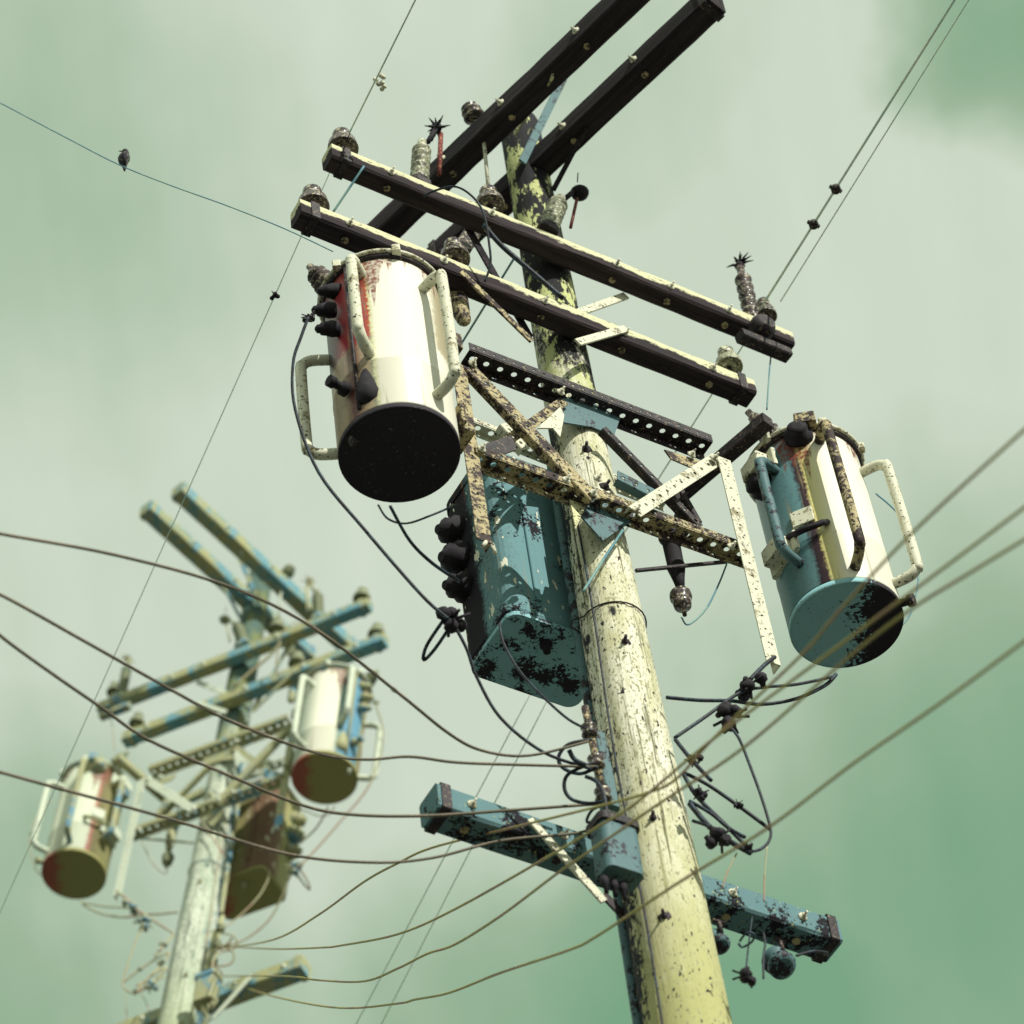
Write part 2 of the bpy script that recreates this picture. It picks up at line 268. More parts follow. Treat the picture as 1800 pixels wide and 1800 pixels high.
# ------------------------------------------------------------------ geometry helpers
class MB:
    def __init__(s): s.v = []; s.f = []; s.smooth = []
    def add(s, vs, fs, smooth=False):
        o = len(s.v); s.v += [Vector(x) for x in vs]
        for f_ in fs: s.f.append([i + o for i in f_]); s.smooth.append(smooth)
        return s
    def build(s, name, mat, parent=None, origin=None):
        if parent is not None: origin = WLOC[parent.name]
        elif origin is None:
            origin = sum(s.v, Vector()) / max(1, len(s.v))
        origin = Vector(origin)
        me = bpy.data.meshes.new(name)
        me.from_pydata([tuple(x - origin) for x in s.v], [], s.f)
        me.polygons.foreach_set('use_smooth', s.smooth)
        me.materials.append(MATS[mat]); me.update()
        o = bpy.data.objects.new(name, me); col.objects.link(o)
        if parent is not None: o.parent = parent
        else: o.location = origin
        WLOC[o.name] = origin
        return o
    def prism(s, p, q, X, Y, prof, seg=1, wob=0.0, capped=True):
        """sweep a closed profile of (x,y) from p to q"""
        p, q = Vector(p), Vector(q); n = len(prof); vs = []
        for k in range(seg + 1):
            c = p.lerp(q, k / seg)
            for (a, b) in prof:
                j = Vector((random.gauss(0, wob), random.gauss(0, wob), random.gauss(0, wob))) if wob else Vector()
                vs.append(c + X * a + Y * b + j)
        fs = []
        for k in range(seg):
            for i in range(n):
                fs.append((k * n + i, k * n + (i + 1) % n, (k + 1) * n + (i + 1) % n, (k + 1) * n + i))
        if capped:
            fs.append(tuple(range(n))[::-1]); fs.append(tuple(seg * n + i for i in range(n)))
        return s.add(vs, fs)
    def beam(s, p, q, w, h, up=Vector((0, 0, 1)), ch=None, seg=1, wob=0.0):
        p, q = Vector(p), Vector(q); d = (q - p).normalized(); X = d.cross(up).normalized(); Y = X.cross(d).normalized()
        c = min(w, h) * 0.12 if ch is None else ch; a, b = w / 2, h / 2
        prof = [(-a + c, -b), (a - c, -b), (a, -b + c), (a, b - c), (a - c, b), (-a + c, b), (-a, b - c), (-a, -b + c)]
        return s.prism(p, q, X, Y, prof, seg, wob)
    def box(s, c, X, Y, Z, a, b, h, ch=0.005):
        c = Vector(c); Z = Vector(Z)
        return s.beam(c - Z * h, c + Z * h, 2 * a, 2 * b, up=Vector(Y), ch=ch)
    def tube(s, pts, r, n=8, caps=True, radii=None):
        pts = [Vector(p) for p in pts]; m = len(pts); vs = []; nrm = None
        for i, p in enumerate(pts):
            d = (pts[min(i + 1, m - 1)] - pts[max(i - 1, 0)]).normalized()
            if nrm is None:
                nrm = d.orthogonal().normalized()
            nrm = (nrm - d * nrm.dot(d)).normalized(); b = d.cross(nrm)
            rr = radii[i] if radii else r
            for k in range(n):
                a = 2 * math.pi * k / n; vs.append(p + (nrm * math.cos(a) + b * math.sin(a)) * rr)
        fs = [(i * n + k, i * n + (k + 1) % n, (i + 1) * n + (k + 1) % n, (i + 1) * n + k) for i in range(m - 1) for k in range(n)]
        if caps: fs.append(tuple(range(n))[::-1]); fs.append(tuple((m - 1) * n + k for k in range(n)))
        return s.add(vs, fs, True)
    def lathe(s, base, axis, prof, n=20, sx=1.0, X=None):
        base = Vector(base); axis = Vector(axis).normalized()
        X = Vector(X).normalized() if X is not None else axis.orthogonal().normalized(); Y = axis.cross(X)
        vs = []; m = len(prof)
        for r, h in prof:
            for k in range(n):
                a = 2 * math.pi * k / n; vs.append(base + axis * h + X * (math.cos(a) * r * sx) + Y * math.sin(a) * r)
        fs = [(i * n + k, i * n + (k + 1) % n, (i + 1) * n + (k + 1) % n, (i + 1) * n + k) for i in range(m - 1) for k in range(n)]
        fs.append(tuple(range(n))[::-1]); fs.append(tuple((m - 1) * n + k for k in range(n)))
        s.add(vs, fs, True)
        s.smooth[-1] = s.smooth[-2] = False
        return s
    def plate(s, p, q, W, width, thick, pitch, hr, rows=1):
        """flat bar from p to q, W its width direction, with real round holes"""
        p, q = Vector(p), Vector(q); d = (q - p); Ln = d.length; d.normalize(); W = (Vector(W) - d * Vector(W).dot(d)).normalized(); T = d.cross(W)
        nc = max(1, round(Ln / pitch)); cl = Ln / nc; cw = width / rows
        for i in range(nc):
            for r_ in range(rows):
                c = p + d * (cl * (i + 0.5)) + W * (-width / 2 + cw * (r_ + 0.5))
                a, b = cl / 2, cw / 2
                sq = [(a, 0), (a, b), (0, b), (-a, b), (-a, 0), (-a, -b), (0, -b), (a, -b)]
                vs = []
                for sgn in (1, -1):
                    for (x, y) in sq: vs.append(c + d * x + W * y + T * (thick / 2 * sgn))
                    for k in range(8):
                        an = math.pi * k / 4; vs.append(c + d * math.cos(an) * hr + W * math.sin(an) * hr + T * (thick / 2 * sgn))
                fs = []
                for k in range(8):
                    j = (k + 1) % 8
                    fs.append((k, j, 8 + j, 8 + k)); fs.append((16 + k, 24 + k, 24 + j, 16 + j)); fs.append((8 + k, 8 + j, 24 + j, 24 + k))
                for k in range(8):
                    j = (k + 1) % 8
                    x0, y0 = sq[k]; x1, y1 = sq[j]
                    edge = (abs(y0) == b and y0 == y1 and ((y0 > 0 and r_ == rows - 1) or (y0 < 0 and r_ == 0))) or (x0 == x1 and ((x0 > 0 and i == nc - 1) or (x0 < 0 and i == 0)))
                    if edge: fs.append((k, 16 + k, 16 + j, j))
                s.add(vs, fs)
        return s
WLOC = {}
NEAR = []          # (object, far label) for the things the far pole repeats
def tag(o, label=None, cat=None, group=None, kind=None):
    if label: o['label'] = label.replace('{P}', 'near pole')
    if cat: o['category'] = cat
    if group: o['group'] = group
    if kind: o['kind'] = kind
    return o
def thing(name, label, cat, loc, group=None, far=True):
    o = bpy.data.objects.new(name, None); col.objects.link(o); o.location = loc; o.empty_display_size = 0.1
    WLOC[o.name] = Vector(loc); tag(o, label, cat, group)
    if far: NEAR.append((o, label.replace('{P}', 'far pole') if far is True else far))
    return o
def mesh_thing(o, label, cat, group=None, far=True):
    tag(o, label, cat, group)
    if far: NEAR.append((o, label.replace('{P}', 'far pole') if far is True else far))
    return o
Z_ = Vector((0, 0, 1))
def D(x, y): return F + CR * ((x - 900) / FPX) - CU * ((y - 900) / FPX)
def depth(P): return (Vector(P) - CAM).dot(F)
def at_d(x, y, d): return CAM + D(x, y) * d
b_ = D(1206, 1790); BASE = Vector((b_.x, b_.y, 0)); BASE *= 9.4 / BASE.length
AX = Vector((BASE.x, BASE.y, 0))
UA = math.radians(36); u = Vector((math.cos(UA), math.sin(UA), 0)); n_ = Vector((math.sin(UA), -math.cos(UA), 0))
VA = math.radians(-39.6); v = Vector((math.cos(VA), math.sin(VA), 0))
def Q(x, y, off=0.0, nn=n_):
    """the point seen at x, y on the upright plane through the pole along its crossarms, off metres in front of it"""
    d = D(x, y); P0 = AX + nn * off
    return CAM + d * ((P0 - CAM).dot(nn) / d.dot(nn))
def S(x, y, z):
    d = D(x, y); return CAM + d * ((z - CAM.z) / d.z)
def smooth_path(pts, k=6):
    out = []; m = len(pts)
    for i in range(m - 1):
        p0 = pts[max(i - 1, 0)]; p1 = pts[i]; p2 = pts[i + 1]; p3 = pts[min(i + 2, m - 1)]
        for j in range(k):
            t = j / k
            out.append(0.5 * ((2 * p1) + (p2 - p0) * t + (2 * p0 - 5 * p1 + 4 * p2 - p3) * t * t + (3 * p1 - p0 - 3 * p2 + p3) * t ** 3))
    out.append(pts[-1]); return out
def line3(px, d0, d1, pw=1):
    """a hanging line through the points px, its distance running evenly from d0 to d1"""
    acc = [0]
    for i in range(1, len(px)): acc.append(acc[-1] + math.hypot(px[i][0] - px[i - 1][0], px[i][1] - px[i - 1][1]))
    return smooth_path([at_d(x, y, 1 / ((1 / d0) * (1 - (a / acc[-1]) ** pw) + (1 / d1) * (a / acc[-1]) ** pw)) for (x, y), a in zip(px, acc)])
def wire(name, px, d0, d1, r, mat, label, cat='wire', group=None, far=False, n=6, pw=1):
    d0 = depth(d0) if isinstance(d0, Vector) else d0; d1 = depth(d1) if isinstance(d1, Vector) else d1
    o = MB().tube(line3(px, d0, d1, pw), r, n).build(name, mat)
    return mesh_thing(o, label, cat, group, far)
# ------------------------------------------------------------------ ground
gm, gt, gb = base_mat('dry_ground', 0.95)
gt.links.new(ramp(gt, noise_(gt, 0.6, 8, 0.7), [(0.3, (0.062, 0.068, 0.060, 1)), (0.7, (0.10, 0.098, 0.088, 1))]), gb.inputs['Base Color'])
gr = MB()
for i in range(20):
    for j in range(20):
        x0, y0 = -600 + i * 60, -600 + j * 60
        gr.add([(x0, y0, 0), (x0 + 60, y0, 0), (x0 + 60, y0 + 60, 0), (x0, y0 + 60, 0)], [(0, 1, 2, 3)])
tag(gr.build('ground', 'dry_ground', origin=(0, 0, 0)), kind='structure')
# ------------------------------------------------------------------ the near utility pole
def pr_(z, R=[(0, .25), (6, .205), (9.6, .174), (11, .157), (12.4, .137), (14, .126), (16.2, .108)]):
    for (a, ra), (b, rb) in zip(R, R[1:]):
        if z <= b: return ra + (rb - ra) * (z - a) / (b - a)
    return R[-1][1]
PT = 16.05
pole = thing('utility_pole', 'tall bleached wooden utility pole with a tarred and shaded black top, in front', 'utility pole', BASE, 'utility poles',
             far='smaller olive and pale utility pole leaning in the distance behind')
mb = MB(); zs = [0.0 + i * 0.14 for i in range(int(PT / 0.14))] + [PT - 0.03, PT]
n = 40; vs = []
ph = [random.uniform(0, 6.28) for _ in range(6)]
for z in zs:
    r0 = pr_(z) if z < PT - 0.01 else pr_(z) * 0.8
    for k in range(n):
        a = 2 * math.pi * k / n
        rr = r0 * (1 + 0.012 * math.sin(3 * a + ph[0] + z * .3) + 0.010 * math.sin(7 * a + ph[1]) + 0.008 * math.sin(z * 2.1 + ph[2]) + random.gauss(0, .005))
        if abs(((a * 5 / 6.283 + 0.3 + 0.05 * math.sin(z)) % 1) - 0.5) < 0.03: rr *= 0.965
        vs.append(AX + Vector((math.cos(a) * rr, math.sin(a) * rr, z)))
fs = [(i * n + k, i * n + (k + 1) % n, (i + 1) * n + (k + 1) % n, (i + 1) * n + k) for i in range(len(zs) - 1) for k in range(n)]
fs.append(tuple((len(zs) - 1) * n + k for k in range(n)))
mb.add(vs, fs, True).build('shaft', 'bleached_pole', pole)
# bolts and washers through the pole
def bolt(mb, p, d, r=0.016, l=0.05):
    d = Vector(d).normalized(); mb.lathe(p, d, [(r * 1.9, 0), (r * 1.9, .006), (r, .0065), (r, .02), (r * .5, .0205), (r * .45, l)], 6)
for (x, y) in ((1030, 790), (1063, 856), (1098, 1130), (1148, 1440), (1168, 1612)):
    p = Q(x, y); z = p.z; dd = (CAM - p); dd.z = 0
    # point on the trunk surface seen at this place
    dr = D(x, y); o2 = Vector((CAM.x - AX.x, CAM.y - AX.y)); d2 = Vector((dr.x, dr.y))
    tt = z
    A_ = d2.dot(d2); B_ = 2 * o2.dot(d2); R_2 = pr_(z); C2 = o2.dot(o2) - R_2 * R_2; disc = B_ * B_ - 4 * A_ * C2
    if disc < 0: continue
    t_ = (-B_ - math.sqrt(disc)) / (2 * A_); P = CAM + dr * t_; nn = Vector((P.x - AX.x, P.y - AX.y, 0)).normalized()
    b = MB(); bolt(b, P - nn * .004, nn); b.build('bolt', 'dark_steel', pole)
# conduit and ground wire running up the shaded flank
side = Vector((-0.985, 0.17, 0)).normalized()
mb = MB(); mb.tube([AX + side * (pr_(z) + .014) + Z_ * z for z in [0.3 + i * .35 for i in range(38)]], 0.024, 10).build('conduit', 'teal_steel', pole)
for z in (2, 5, 8.2, 11.9):
    mb = MB(); mb.tube([AX + Vector((math.cos(a), math.sin(a), 0)) * (pr_(z) + .006 + (.04 if abs(a - math.pi - .25) < .25 else 0)) + Z_ * z for a in [math.pi * 2 * i / 30 for i in range(31)]], .004, 5)
    mb.build('strap', 'dark_steel', pole)
s2 = Vector((-.55, -.83, 0)).normalized()
mb = MB(); mb.tube([AX + s2 * (pr_(z) + .006) + Z_ * z + side * .006 * math.sin(z * 3) for z in [0.1 + i * .3 for i in range(43)]], .005, 6).build('ground_wire', 'wire_black', pole)
# ------------------------------------------------------------------ timber crossarms
def crossarm(name, label, P, q, w, h, mat, braces=(), bmat='dark_steel', bolts=(), group='timber crossarms', bands=()):
    P, q = Vector(P), Vector(q)
    t = thing(name, label, 'crossarm', (P + q) / 2, group)
    MB().beam(P, q, w, h, seg=20, wob=.0011, ch=.011).build('beam', mat, t)
    for (a, b, m2) in braces:
        b2 = MB().beam(a, b, .012, .045, up=Z_, ch=.002).build('brace', m2, t)
    d = (q - P).normalized(); Xn = d.cross(Z_).normalized()
    if Xn.dot(CAM - P) < 0: Xn = -Xn
    for f_ in bolts:
        mb = MB(); c = P.lerp(q, f_); bolt(mb, c + Xn * w / 2, Xn, .012, .04); mb.build('bolt', 'pale_steel', t); mb = MB(); mb.lathe(c - Z_ * (h / 2 + .012), Z_, [(.02, 0), (.02, .012)], 6); mb.build('washer', 'rusty_steel', t)
    for f_ in bands:
        c = P.lerp(q, f_); MB().beam(c - d * .022, c + d * .022, w + .012, h + .012, ch=.006).build('end_band', 'dark_steel', t)
    return t
OFF = .19
# upper pair
a1L, a1R = Q(575, 276, OFF), Q(1385, 603, OFF)
a1R = a1L + u * (a1R - a1L).dot(u); arm1z = a1L.z
crossarm('crossarm', 'topmost weathered crossarm of the {P}, its end insulators highest', a1L, a1R, .105, .115, 'top_lit_arm',
         braces=[(Q(1100, 520, .13), Q(1010, 552, .13), 'pale_steel'), (Q(822, 400, .12), Q(930, 590, .12), 'tarred_wood')], bolts=(.12, .33, .6, .72, .85), bands=(.03,))
a2L, a2R = Q(520, 375, OFF), Q(1318, 692, OFF)
a2R = a2L + u * (a2R - a2L).dot(u)
crossarm('crossarm', 'second crossarm down on the {P}, just above the tank lids', a2L, a2R, .11, .12, 'top_lit_arm',
         braces=[(Q(810, 478, .26), Q(935, 600, .2), 'rusty_steel'), (Q(1100, 578, .26), Q(1015, 602, .26), 'pale_steel')], bolts=(.1, .3, .52, .7, .9), bands=(.03, .97))
# short spacer blocks between the two
# heavy tarred double arm running towards the camera
zA = 15.52
def v_arm(xa, ya, xb, yb, z): return S(xa, ya, z), S(xb, yb, z)
A0, A1 = S(1165, -62, zA), S(640, 432, zA)
B0, B1 = S(1258, -2, zA), S(770, 462, zA)
A1 = A0 - v * (A0 - A1).dot(v); B1 = B0 - v * (B0 - B1).dot(v)
tA = crossarm('crossarm', 'heavy black timber of the {P} double arm, the one farther from the pole top', A0, A1, .135, .14, 'tarred_arm',
         braces=[(Q(1000, 118, .1), Q(918, 285, .16), 'teal_steel'), (S(972, 132, zA - .08), Q(905, 232, .13), 'pale_wood')], bolts=(.25, .5, .7), bands=(.02, .98))
tB = crossarm('crossarm', 'heavy black timber of the {P} double arm, passing right behind the pole top', B0, B1, .135, .14, 'tarred_arm',
         braces=[(S(1030, 225, zA - .08), Q(972, 335, .12), 'tarred_wood')], bolts=(.25, .5, .75), bands=(.02, .98))
# lower crossarm
l0, l1 = Q(754, 1416, -.2), Q(1462, 1658, -.2)
l1 = l0 + (u + Vector((0.0, 0.0, 0))) * (l1 - l0).dot(u)
crossarm('crossarm', 'lowest crossarm of the {P}, thick teal stained timber below the cable rack', l0, Vector((l1.x, l1.y, Q(1462, 1655, -.2).z)), .15, .135, 'teal_wood',
         braces=[(Q(932, 1440, -.1), Q(1062, 1585, -.1), 'pale_steel'), (Q(1060, 1572, -.1), Q(1125, 1640, -.1), 'dark_steel')], bolts=(.08, .3, .72, .9), bands=(.02, .98))
# ------------------------------------------------------------------ perforated steel platform
fr = thing('steel_platform', 'perforated rusty steel frame on the {P} that carries the transformers', 'steel frame', Q(1000, 760, .17))
def channel(p, q, mat, name='channel', w=.085, fl=.05):
    p, q = Vector(p), Vector(q); mb = MB(); mb.plate(p, q, n_, w, .006, .074, .0155)
    mb.plate(p + n_ * w / 2 + Z_ * (fl / 2 + .004), q + n_ * w / 2 + Z_ * (fl / 2 + .004), Z_, fl, .005, .055, .008)
    mb.plate(p - n_ * w / 2 - Z_ * (fl / 2 + .004), q - n_ * w / 2 - Z_ * (fl / 2 + .004), Z_, fl, .005, .11, .008)
    return mb.build(name, mat, fr)
c1L, c1R = Q(818, 626, .16), Q(1245, 788, .16)
channel(c1L, c1R, 'dark_steel')
c2L, c2R = Q(830, 803, .2), Q(1312, 978, .2)
channel(c2L, c2R, 'rusty_steel', w=.07, fl=.045)
c3L, c3R = Q(828, 748, -.16), Q(1170, 885, -.16)
channel(c3L, c3R, 'pale_steel', w=.05, fl=.03)
def angle(p, q, mat, w=.06, nm='brace'):
    p, q = Vector(p), Vector(q); d = (q - p).normalized(); W = d.cross(n_).normalized(); mb = MB()
    mb.plate(p, q, W, w, .006, .074, .010)
    mb.beam(p + W * (w / 2 + .001) - n_ * .02, q + W * (w / 2 + .001) - n_ * .02, .005, .04, up=n_, ch=.001)
    return mb.build(nm, mat, fr)
angle(Q(826, 645, .23), Q(1048, 878, .25), 'rusty_steel', .075)
angle(Q(1062, 752, .23), Q(1232, 925, .2), 'dark_steel', .035)
angle(Q(1262, 806, .26), Q(1116, 900, .27), 'pale_steel', .07)
angle(Q(992, 705, .17), Q(870, 790, .17), 'rusty_steel', .05)
angle(Q(1085, 835, .2), Q(1150, 868, .2), 'teal_steel', .07)
angle(Q(885, 745, .0), Q(925, 790, .0), 'pale_steel', .05)
# gusset plates
def gusset(pts, off, mat):
    P = [Q(x, y, off) for x, y in pts]; k = len(P); mb = MB()
    mb.add(P + [p - n_ * .008 for p in P], [tuple(range(k)), tuple(range(k, 2 * k))[::-1]] + [(i, i + k, (i + 1) % k + k, (i + 1) % k) for i in range(k)])
    mb.build('gusset', mat, fr)
gusset([(945, 752), (985, 715), (992, 730), (985, 768), (972, 752)], .19, 'pale_steel')
gusset([(990, 700), (1030, 700), (1090, 735), (1080, 765), (1040, 750), (990, 742)], .150, 'teal_steel')
gusset([(1030, 868), (1115, 892), (1112, 915), (1060, 950), (1020, 905)], .175, 'teal_steel')
gusset([(846, 782), (900, 765), (908, 790), (880, 800), (850, 800)], .21, 'dark_steel')
gusset([(1168, 790), (1238, 812), (1240, 832), (1180, 806)], .18, 'rusty_steel')
gusset([(1002, 878), (1030, 888), (1012, 930)], .18, 'pale_wood')
# hanger posts the tanks bolt to
def post(x, y0, y1, off, mat):
    top = Q(x, y0, off); lowz = Q(x + (y1 - y0) * .2, y1, off).z; lo = Vector((top.x, top.y, lowz)); mb = MB()
    mb.plate(top, lo, u, .075, .006, .09, .007); mb.plate(top + u * .036 - n_ * .03, lo + u * .036 - n_ * .03, n_, .055, .005, .09, .007)
    mb.build('hanger_post', mat, fr)
    return top, lo
pL = post(806, 640, 958, .22, 'rusty_steel'); pR = post(1272, 806, 1160, .28, 'pale_steel')
mb = MB(); mb.tube([pL[1] + u * .01, pL[1] + Z_ * -.04 + u * -.01], .01, 6); mb.tube([pL[1] + u * .04, pL[1] + Z_ * -.06 + u * .05], .009, 6); mb.build('clevis', 'pale_steel', fr)
# square arm behind the right hand tank
zz = Q(1280, 812, .2).z
pa, pb = S(1350, 738, zz + .05), S(1205, 882, zz + .05)
pb = pa - v * (pa - pb).dot(v); MB().beam(pa, pb, .07, .07, ch=.006).build('cross_tube', 'dark_steel', fr)
MB().beam(Q(1118, 1003, .1), Q(1312, 984, .1), .016, .016).build('stay_rod', 'dark_steel', fr)
for (x, y, o) in ((846, 790, .25), (1042, 868, .27), (1118, 898, .28), (1255, 806, .29), (830, 640, .25), (1050, 842, .2), (985, 690, .2), (1215, 800, .2), (1285, 962, .25), (995, 845, .27)):
    mb = MB(); bolt(mb, Q(x, y, o - .01), n_, .012, .04); mb.build('bolt', 'pale_steel', fr)
# ------------------------------------------------------------------ transformers
def bushing(mb, p, d, r=.04, l=.2, sheds=4):
    prof = [(r * .5, 0)]
    for i in range(sheds):
        h = l * (.12 + .7 * i / sheds); s = l * .7 / sheds
        prof += [(r * .55, h), (r * (1.1 - .08 * i), h + s * .25), (r * (1.05 - .08 * i), h + s * .4), (r * .5, h + s * .75)]
    prof += [(r * .45, l * .85), (r * .3, l * .86), (r * .3, l), (r * .12, l)]
    mb.lathe(p, d, prof, 14)
def cooling_tube(root, c, ang, R, z0, z1, mat, out=.13, r=.026):
    d = Vector((math.cos(ang), math.sin(ang), 0)); t = Vector((-d.y, d.x, 0))
    pts = [c + d * (R - .02) + Z_ * z1, c + d * (R + out * .6) + Z_ * z1, c + d * (R + out * .92) + Z_ * (z1 - .03), c + d * (R + out) + Z_ * (z1 - .09),
           c + d * (R + out) + Z_ * (z0 + .09), c + d * (R + out * .92) + Z_ * (z0 + .03), c + d * (R + out * .6) + Z_ * z0, c + d * (R - .02) + Z_ * z0]
    mb = MB(); mb.tube(smooth_path(pts, 4), r, 10); return mb.build('cooling_tube', mat, root)
def transformer(label, x, y, off, R, H, mat, basemat, tubes, farlab):
    c = Q(x, y, off)
    t = thing('transformer', label, 'transformer', c, 'transformers', far=farlab)
    mb = MB(); mb.lathe(c, Z_, [(R * .93, .02), (R * .985, .02), (R, .03), (R, H * .3), (R * 1.008, H * .305), (R * 1.008, H * .315), (R, H * .32), (R, H - .05), (R * .985, H - .02)], 64).build('tank', mat, t)
    mb = MB(); mb.lathe(c, Z_, [(0.02, .012), (R * .8, .006), (R * .90, .0), (R * .985, -.012), (R * 1.0, -.004), (R * 1.0, .019), (R * .9, .024)], 64).build('base_plate', basemat, t)
    lid = MB().lathe(c + Z_ * (H - .03), Z_, [(R * 1.01, 0), (R * 1.055, .006), (R * 1.055, .045), (R * 1.0, .052), (R * .85, .075), (R * .4, .11), (.02, .12)], 64).build('lid', 'dark_steel', t)
    rb = MB(); pts = [c + Z_ * (H + .0) + Vector((math.cos(a), math.sin(a), 0)) * R * 1.075 for a in [i * math.pi / 24 for i in range(49)]]
    rb.tube(pts, .012, 6)
    for a in (-1.2, -2.2, -.3):
        q = c + Z_ * H + Vector((math.cos(a), math.sin(a), 0)) * R * 1.1; rb.box(q, Vector((1, 0, 0)), Vector((0, 1, 0)), Z_, .02, .02, .022)
    rb.build('clamp_ring', 'pale_steel', t)
    for (ang, z0, z1, m2) in tubes: cooling_tube(t, c, math.radians(ang), R, z0 * H, z1 * H, m2)
    return t, c
tL, cL = transformer('white transformer streaked with red rust, black base, on the {P}', 702, 798, .27, .267, 1.13, 'rust_tank', 'black_base',
    [(-172, .02, .62, 'pale_steel'), (-104, .35, .88, 'pale_steel'), (-42, .12, .82, 'pale_steel'), (100, .2, .8, 'pale_steel')],
    'blue and white transformer with an olive base, on the far pole')
# details of this tank: secondary bushings on the shaded side, hanger lugs, drain, seam rod
for (x, y, dx) in ((572, 512, -1), (562, 545, -1), (568, 578, -1)):
    mb = MB(); d = Vector((-.9, -.35, -.25)).normalized(); p = Q(x + 8, y + 0, .30)
    mb.lathe(p - d * .05, d, [(.036, 0), (.040, .03), (.032, .06), (.03, .08), (.022, .085), (.02, .10), (.008, .11)], 12); mb.build('terminal', 'rubber', tL)
mb = MB(); bushing(mb, cL + Z_ * 1.13 + Vector((-0.2103, -0.0914, 0)), (-.45, -.15, .9), .06, .22); mb.build('bushing', 'porcelain', tL)
mb = MB(); mb.tube([cL + Vector((-0.1372, -0.2396, 1.13)), cL + Vector((-0.1372, -0.2396, .05))], .009, 6); mb.build('seam_rod', 'dark_steel', tL)
for zz in (.95, .32):
    mb = MB(); p = cL + u * .266 + Z_ * zz; mb.box(p + u * .05, u, n_, Z_, .055, .07, .05); mb.box(p + u * .02, u, n_, Z_, .012, .12, .07); mb.build('hanger_lug', 'rusty_steel', tL)
mb = MB(); p = cL + Vector((-0.1829, -0.2195, .22)); mb.lathe(p, (-.7, -.7, 0), [(.035, 0), (.035, .03), (.02, .035), (.02, .07), (.028, .07), (.028, .1)], 10); mb.build('drain_valve', 'rubber', tL)
mb = MB(); p = cL + Vector((-0.0914, -0.2332, .20)); mb.lathe(p - Z_ * .13, Z_, [(.02, 0), (.05, .02), (.058, .07), (.045, .14), (.02, .24), (.005, .27)], 14, X=(1, 0, 0)); mb.build('inspection_cover', 'rubber', tL)
mb = MB(); mb.lathe(cL + Vector((-0.1829, -0.1463, -.03)), -Z_, [(.02, 0), (.02, .03), (.01, .035), (.01, .06)], 8); mb.build('ground_lug', 'dark_steel', tL)
tR, cR = transformer('cream transformer with shade on one half coloured teal, teal base, on the {P}', 1488, 1097, .3, .266, 1.13, 'teal_cream_tank', 'teal_base',
    [(-75, .08, .90, 'rusty_steel'), (-22, .10, .82, 'pale_steel'), (-128, .2, .8, 'teal_steel'), (70, .2, .8, 'pale_steel')],
    'pale transformer with an olive base at the outer end of the far pole frame')
mb = MB(); bushing(mb, cR + Z_ * 1.13 + Vector((-0.1132, -0.1887, 0)), (-.5, -.3, .85), .06, .24); mb.build('bushing', 'porcelain', tR)
mb = MB(); p = cR + Vector((-0.1038, -0.2471, .50)); mb.box(p, Vector((1, -.3, 0)).normalized(), Vector((.3, 1, 0)).normalized(), Z_, .055, .01, .05, .004)
mb.build('nameplate', 'pale_steel', tR)
mb = MB(); mb.tube([cR + Vector((-0.1887, -0.2264, .40)), cR + Vector((-0.1226, -0.2924, .36)), cR + Vector((-0.0283, -0.3113, .37)), cR + Vector((0.0000, -0.2641, .42))], .016, 8); mb.build('drain_pipe', 'rubber', tR)
for zz in (.98, .36):
    mb = MB(); p = cR - u * .27 + Z_ * zz; mb.box(p - u * .03, u, n_, Z_, .05, .07, .045); mb.box(p - u * .0, u, n_, Z_, .012, .11, .06); mb.build('hanger_lug', 'pale_steel', tR)
mb = MB(); mb.box(cR + Z_ * 1.12 + Vector((0.0189, -0.3113, 0)), Vector((1, 0, 0)), Vector((0, 1, 0)), Z_, .05, .03, .035); mb.build('lid_latch', 'rusty_steel', tR)
mb = MB(); mb.lathe(cR + Vector((0.2452, -0.0566, .02)), (.8, -.3, -.2), [(.02, 0), (.02, .05), (.03, .05), (.03, .08)], 8); mb.build('ground_lug', 'dark_steel', tR)
for ang, z in ((-95, 1.06), (-150, .9)):
    a = math.radians(ang); d = Vector((math.cos(a), math.sin(a), 0)); mb = MB(); mb.lathe(cR + d * .245 + Z_ * z, d, [(.07, 0), (.07, .05), (.05, .06), (.05, .09), (.02, .1)], 14); mb.build('terminal', 'rubber', tR)
# third tank: flat sided, behind the shaft
OB = -.42
cb = Q(945, 1115, OB)
tB3 = thing('transformer', 'big flat-sided teal transformer hanging behind the {P} shaft', 'transformer', cb, 'transformers',
            far='big flat-sided brown and olive transformer hanging behind the far pole shaft')
zt = Q(925, 835, OB + .25).z; zb = Q(925, 1095, OB + .25).z
BD = .21
a0, a1_ = Q(818, 1182, -.62), Q(1010, 1246, -.62)
wx = (a1_ - a0).dot(u) / 2; cc = (a0 + a1_) / 2; zb = cc.z; zt = zb + 1.12; cc = Vector((cc.x, cc.y, 0)) + n_ * BD
def rrect(a, b, r, k=5):
    o = []
    for sx, sy, s0 in ((1, 1, 0), (-1, 1, 90), (-1, -1, 180), (1, -1, 270)):
        for i in range(k + 1):
            an = math.radians(s0 + 90 * i / k); o.append((sx * (a - r) + r * math.cos(an), sy * (b - r) + r * math.sin(an)))
    return o
mb = MB(); prof = rrect(wx, BD, .07)
lev = [(zb, .93), (zb + .03, 1.0), (zb + .3, 1.0), (zb + .6, 1.0), (zt - .03, 1.03), (zt, 1.0)]
vs = []; k = len(prof)
for z, s in lev:
    for (a, b) in prof: vs.append(cc + u * a * s + n_ * b * s + Z_ * z)
fs = [(i * k + j, i * k + (j + 1) % k, (i + 1) * k + (j + 1) % k, (i + 1) * k + j) for i in range(len(lev) - 1) for j in range(k)] + [tuple(range(k))[::-1], tuple((len(lev) - 1) * k + j for j in range(k))]
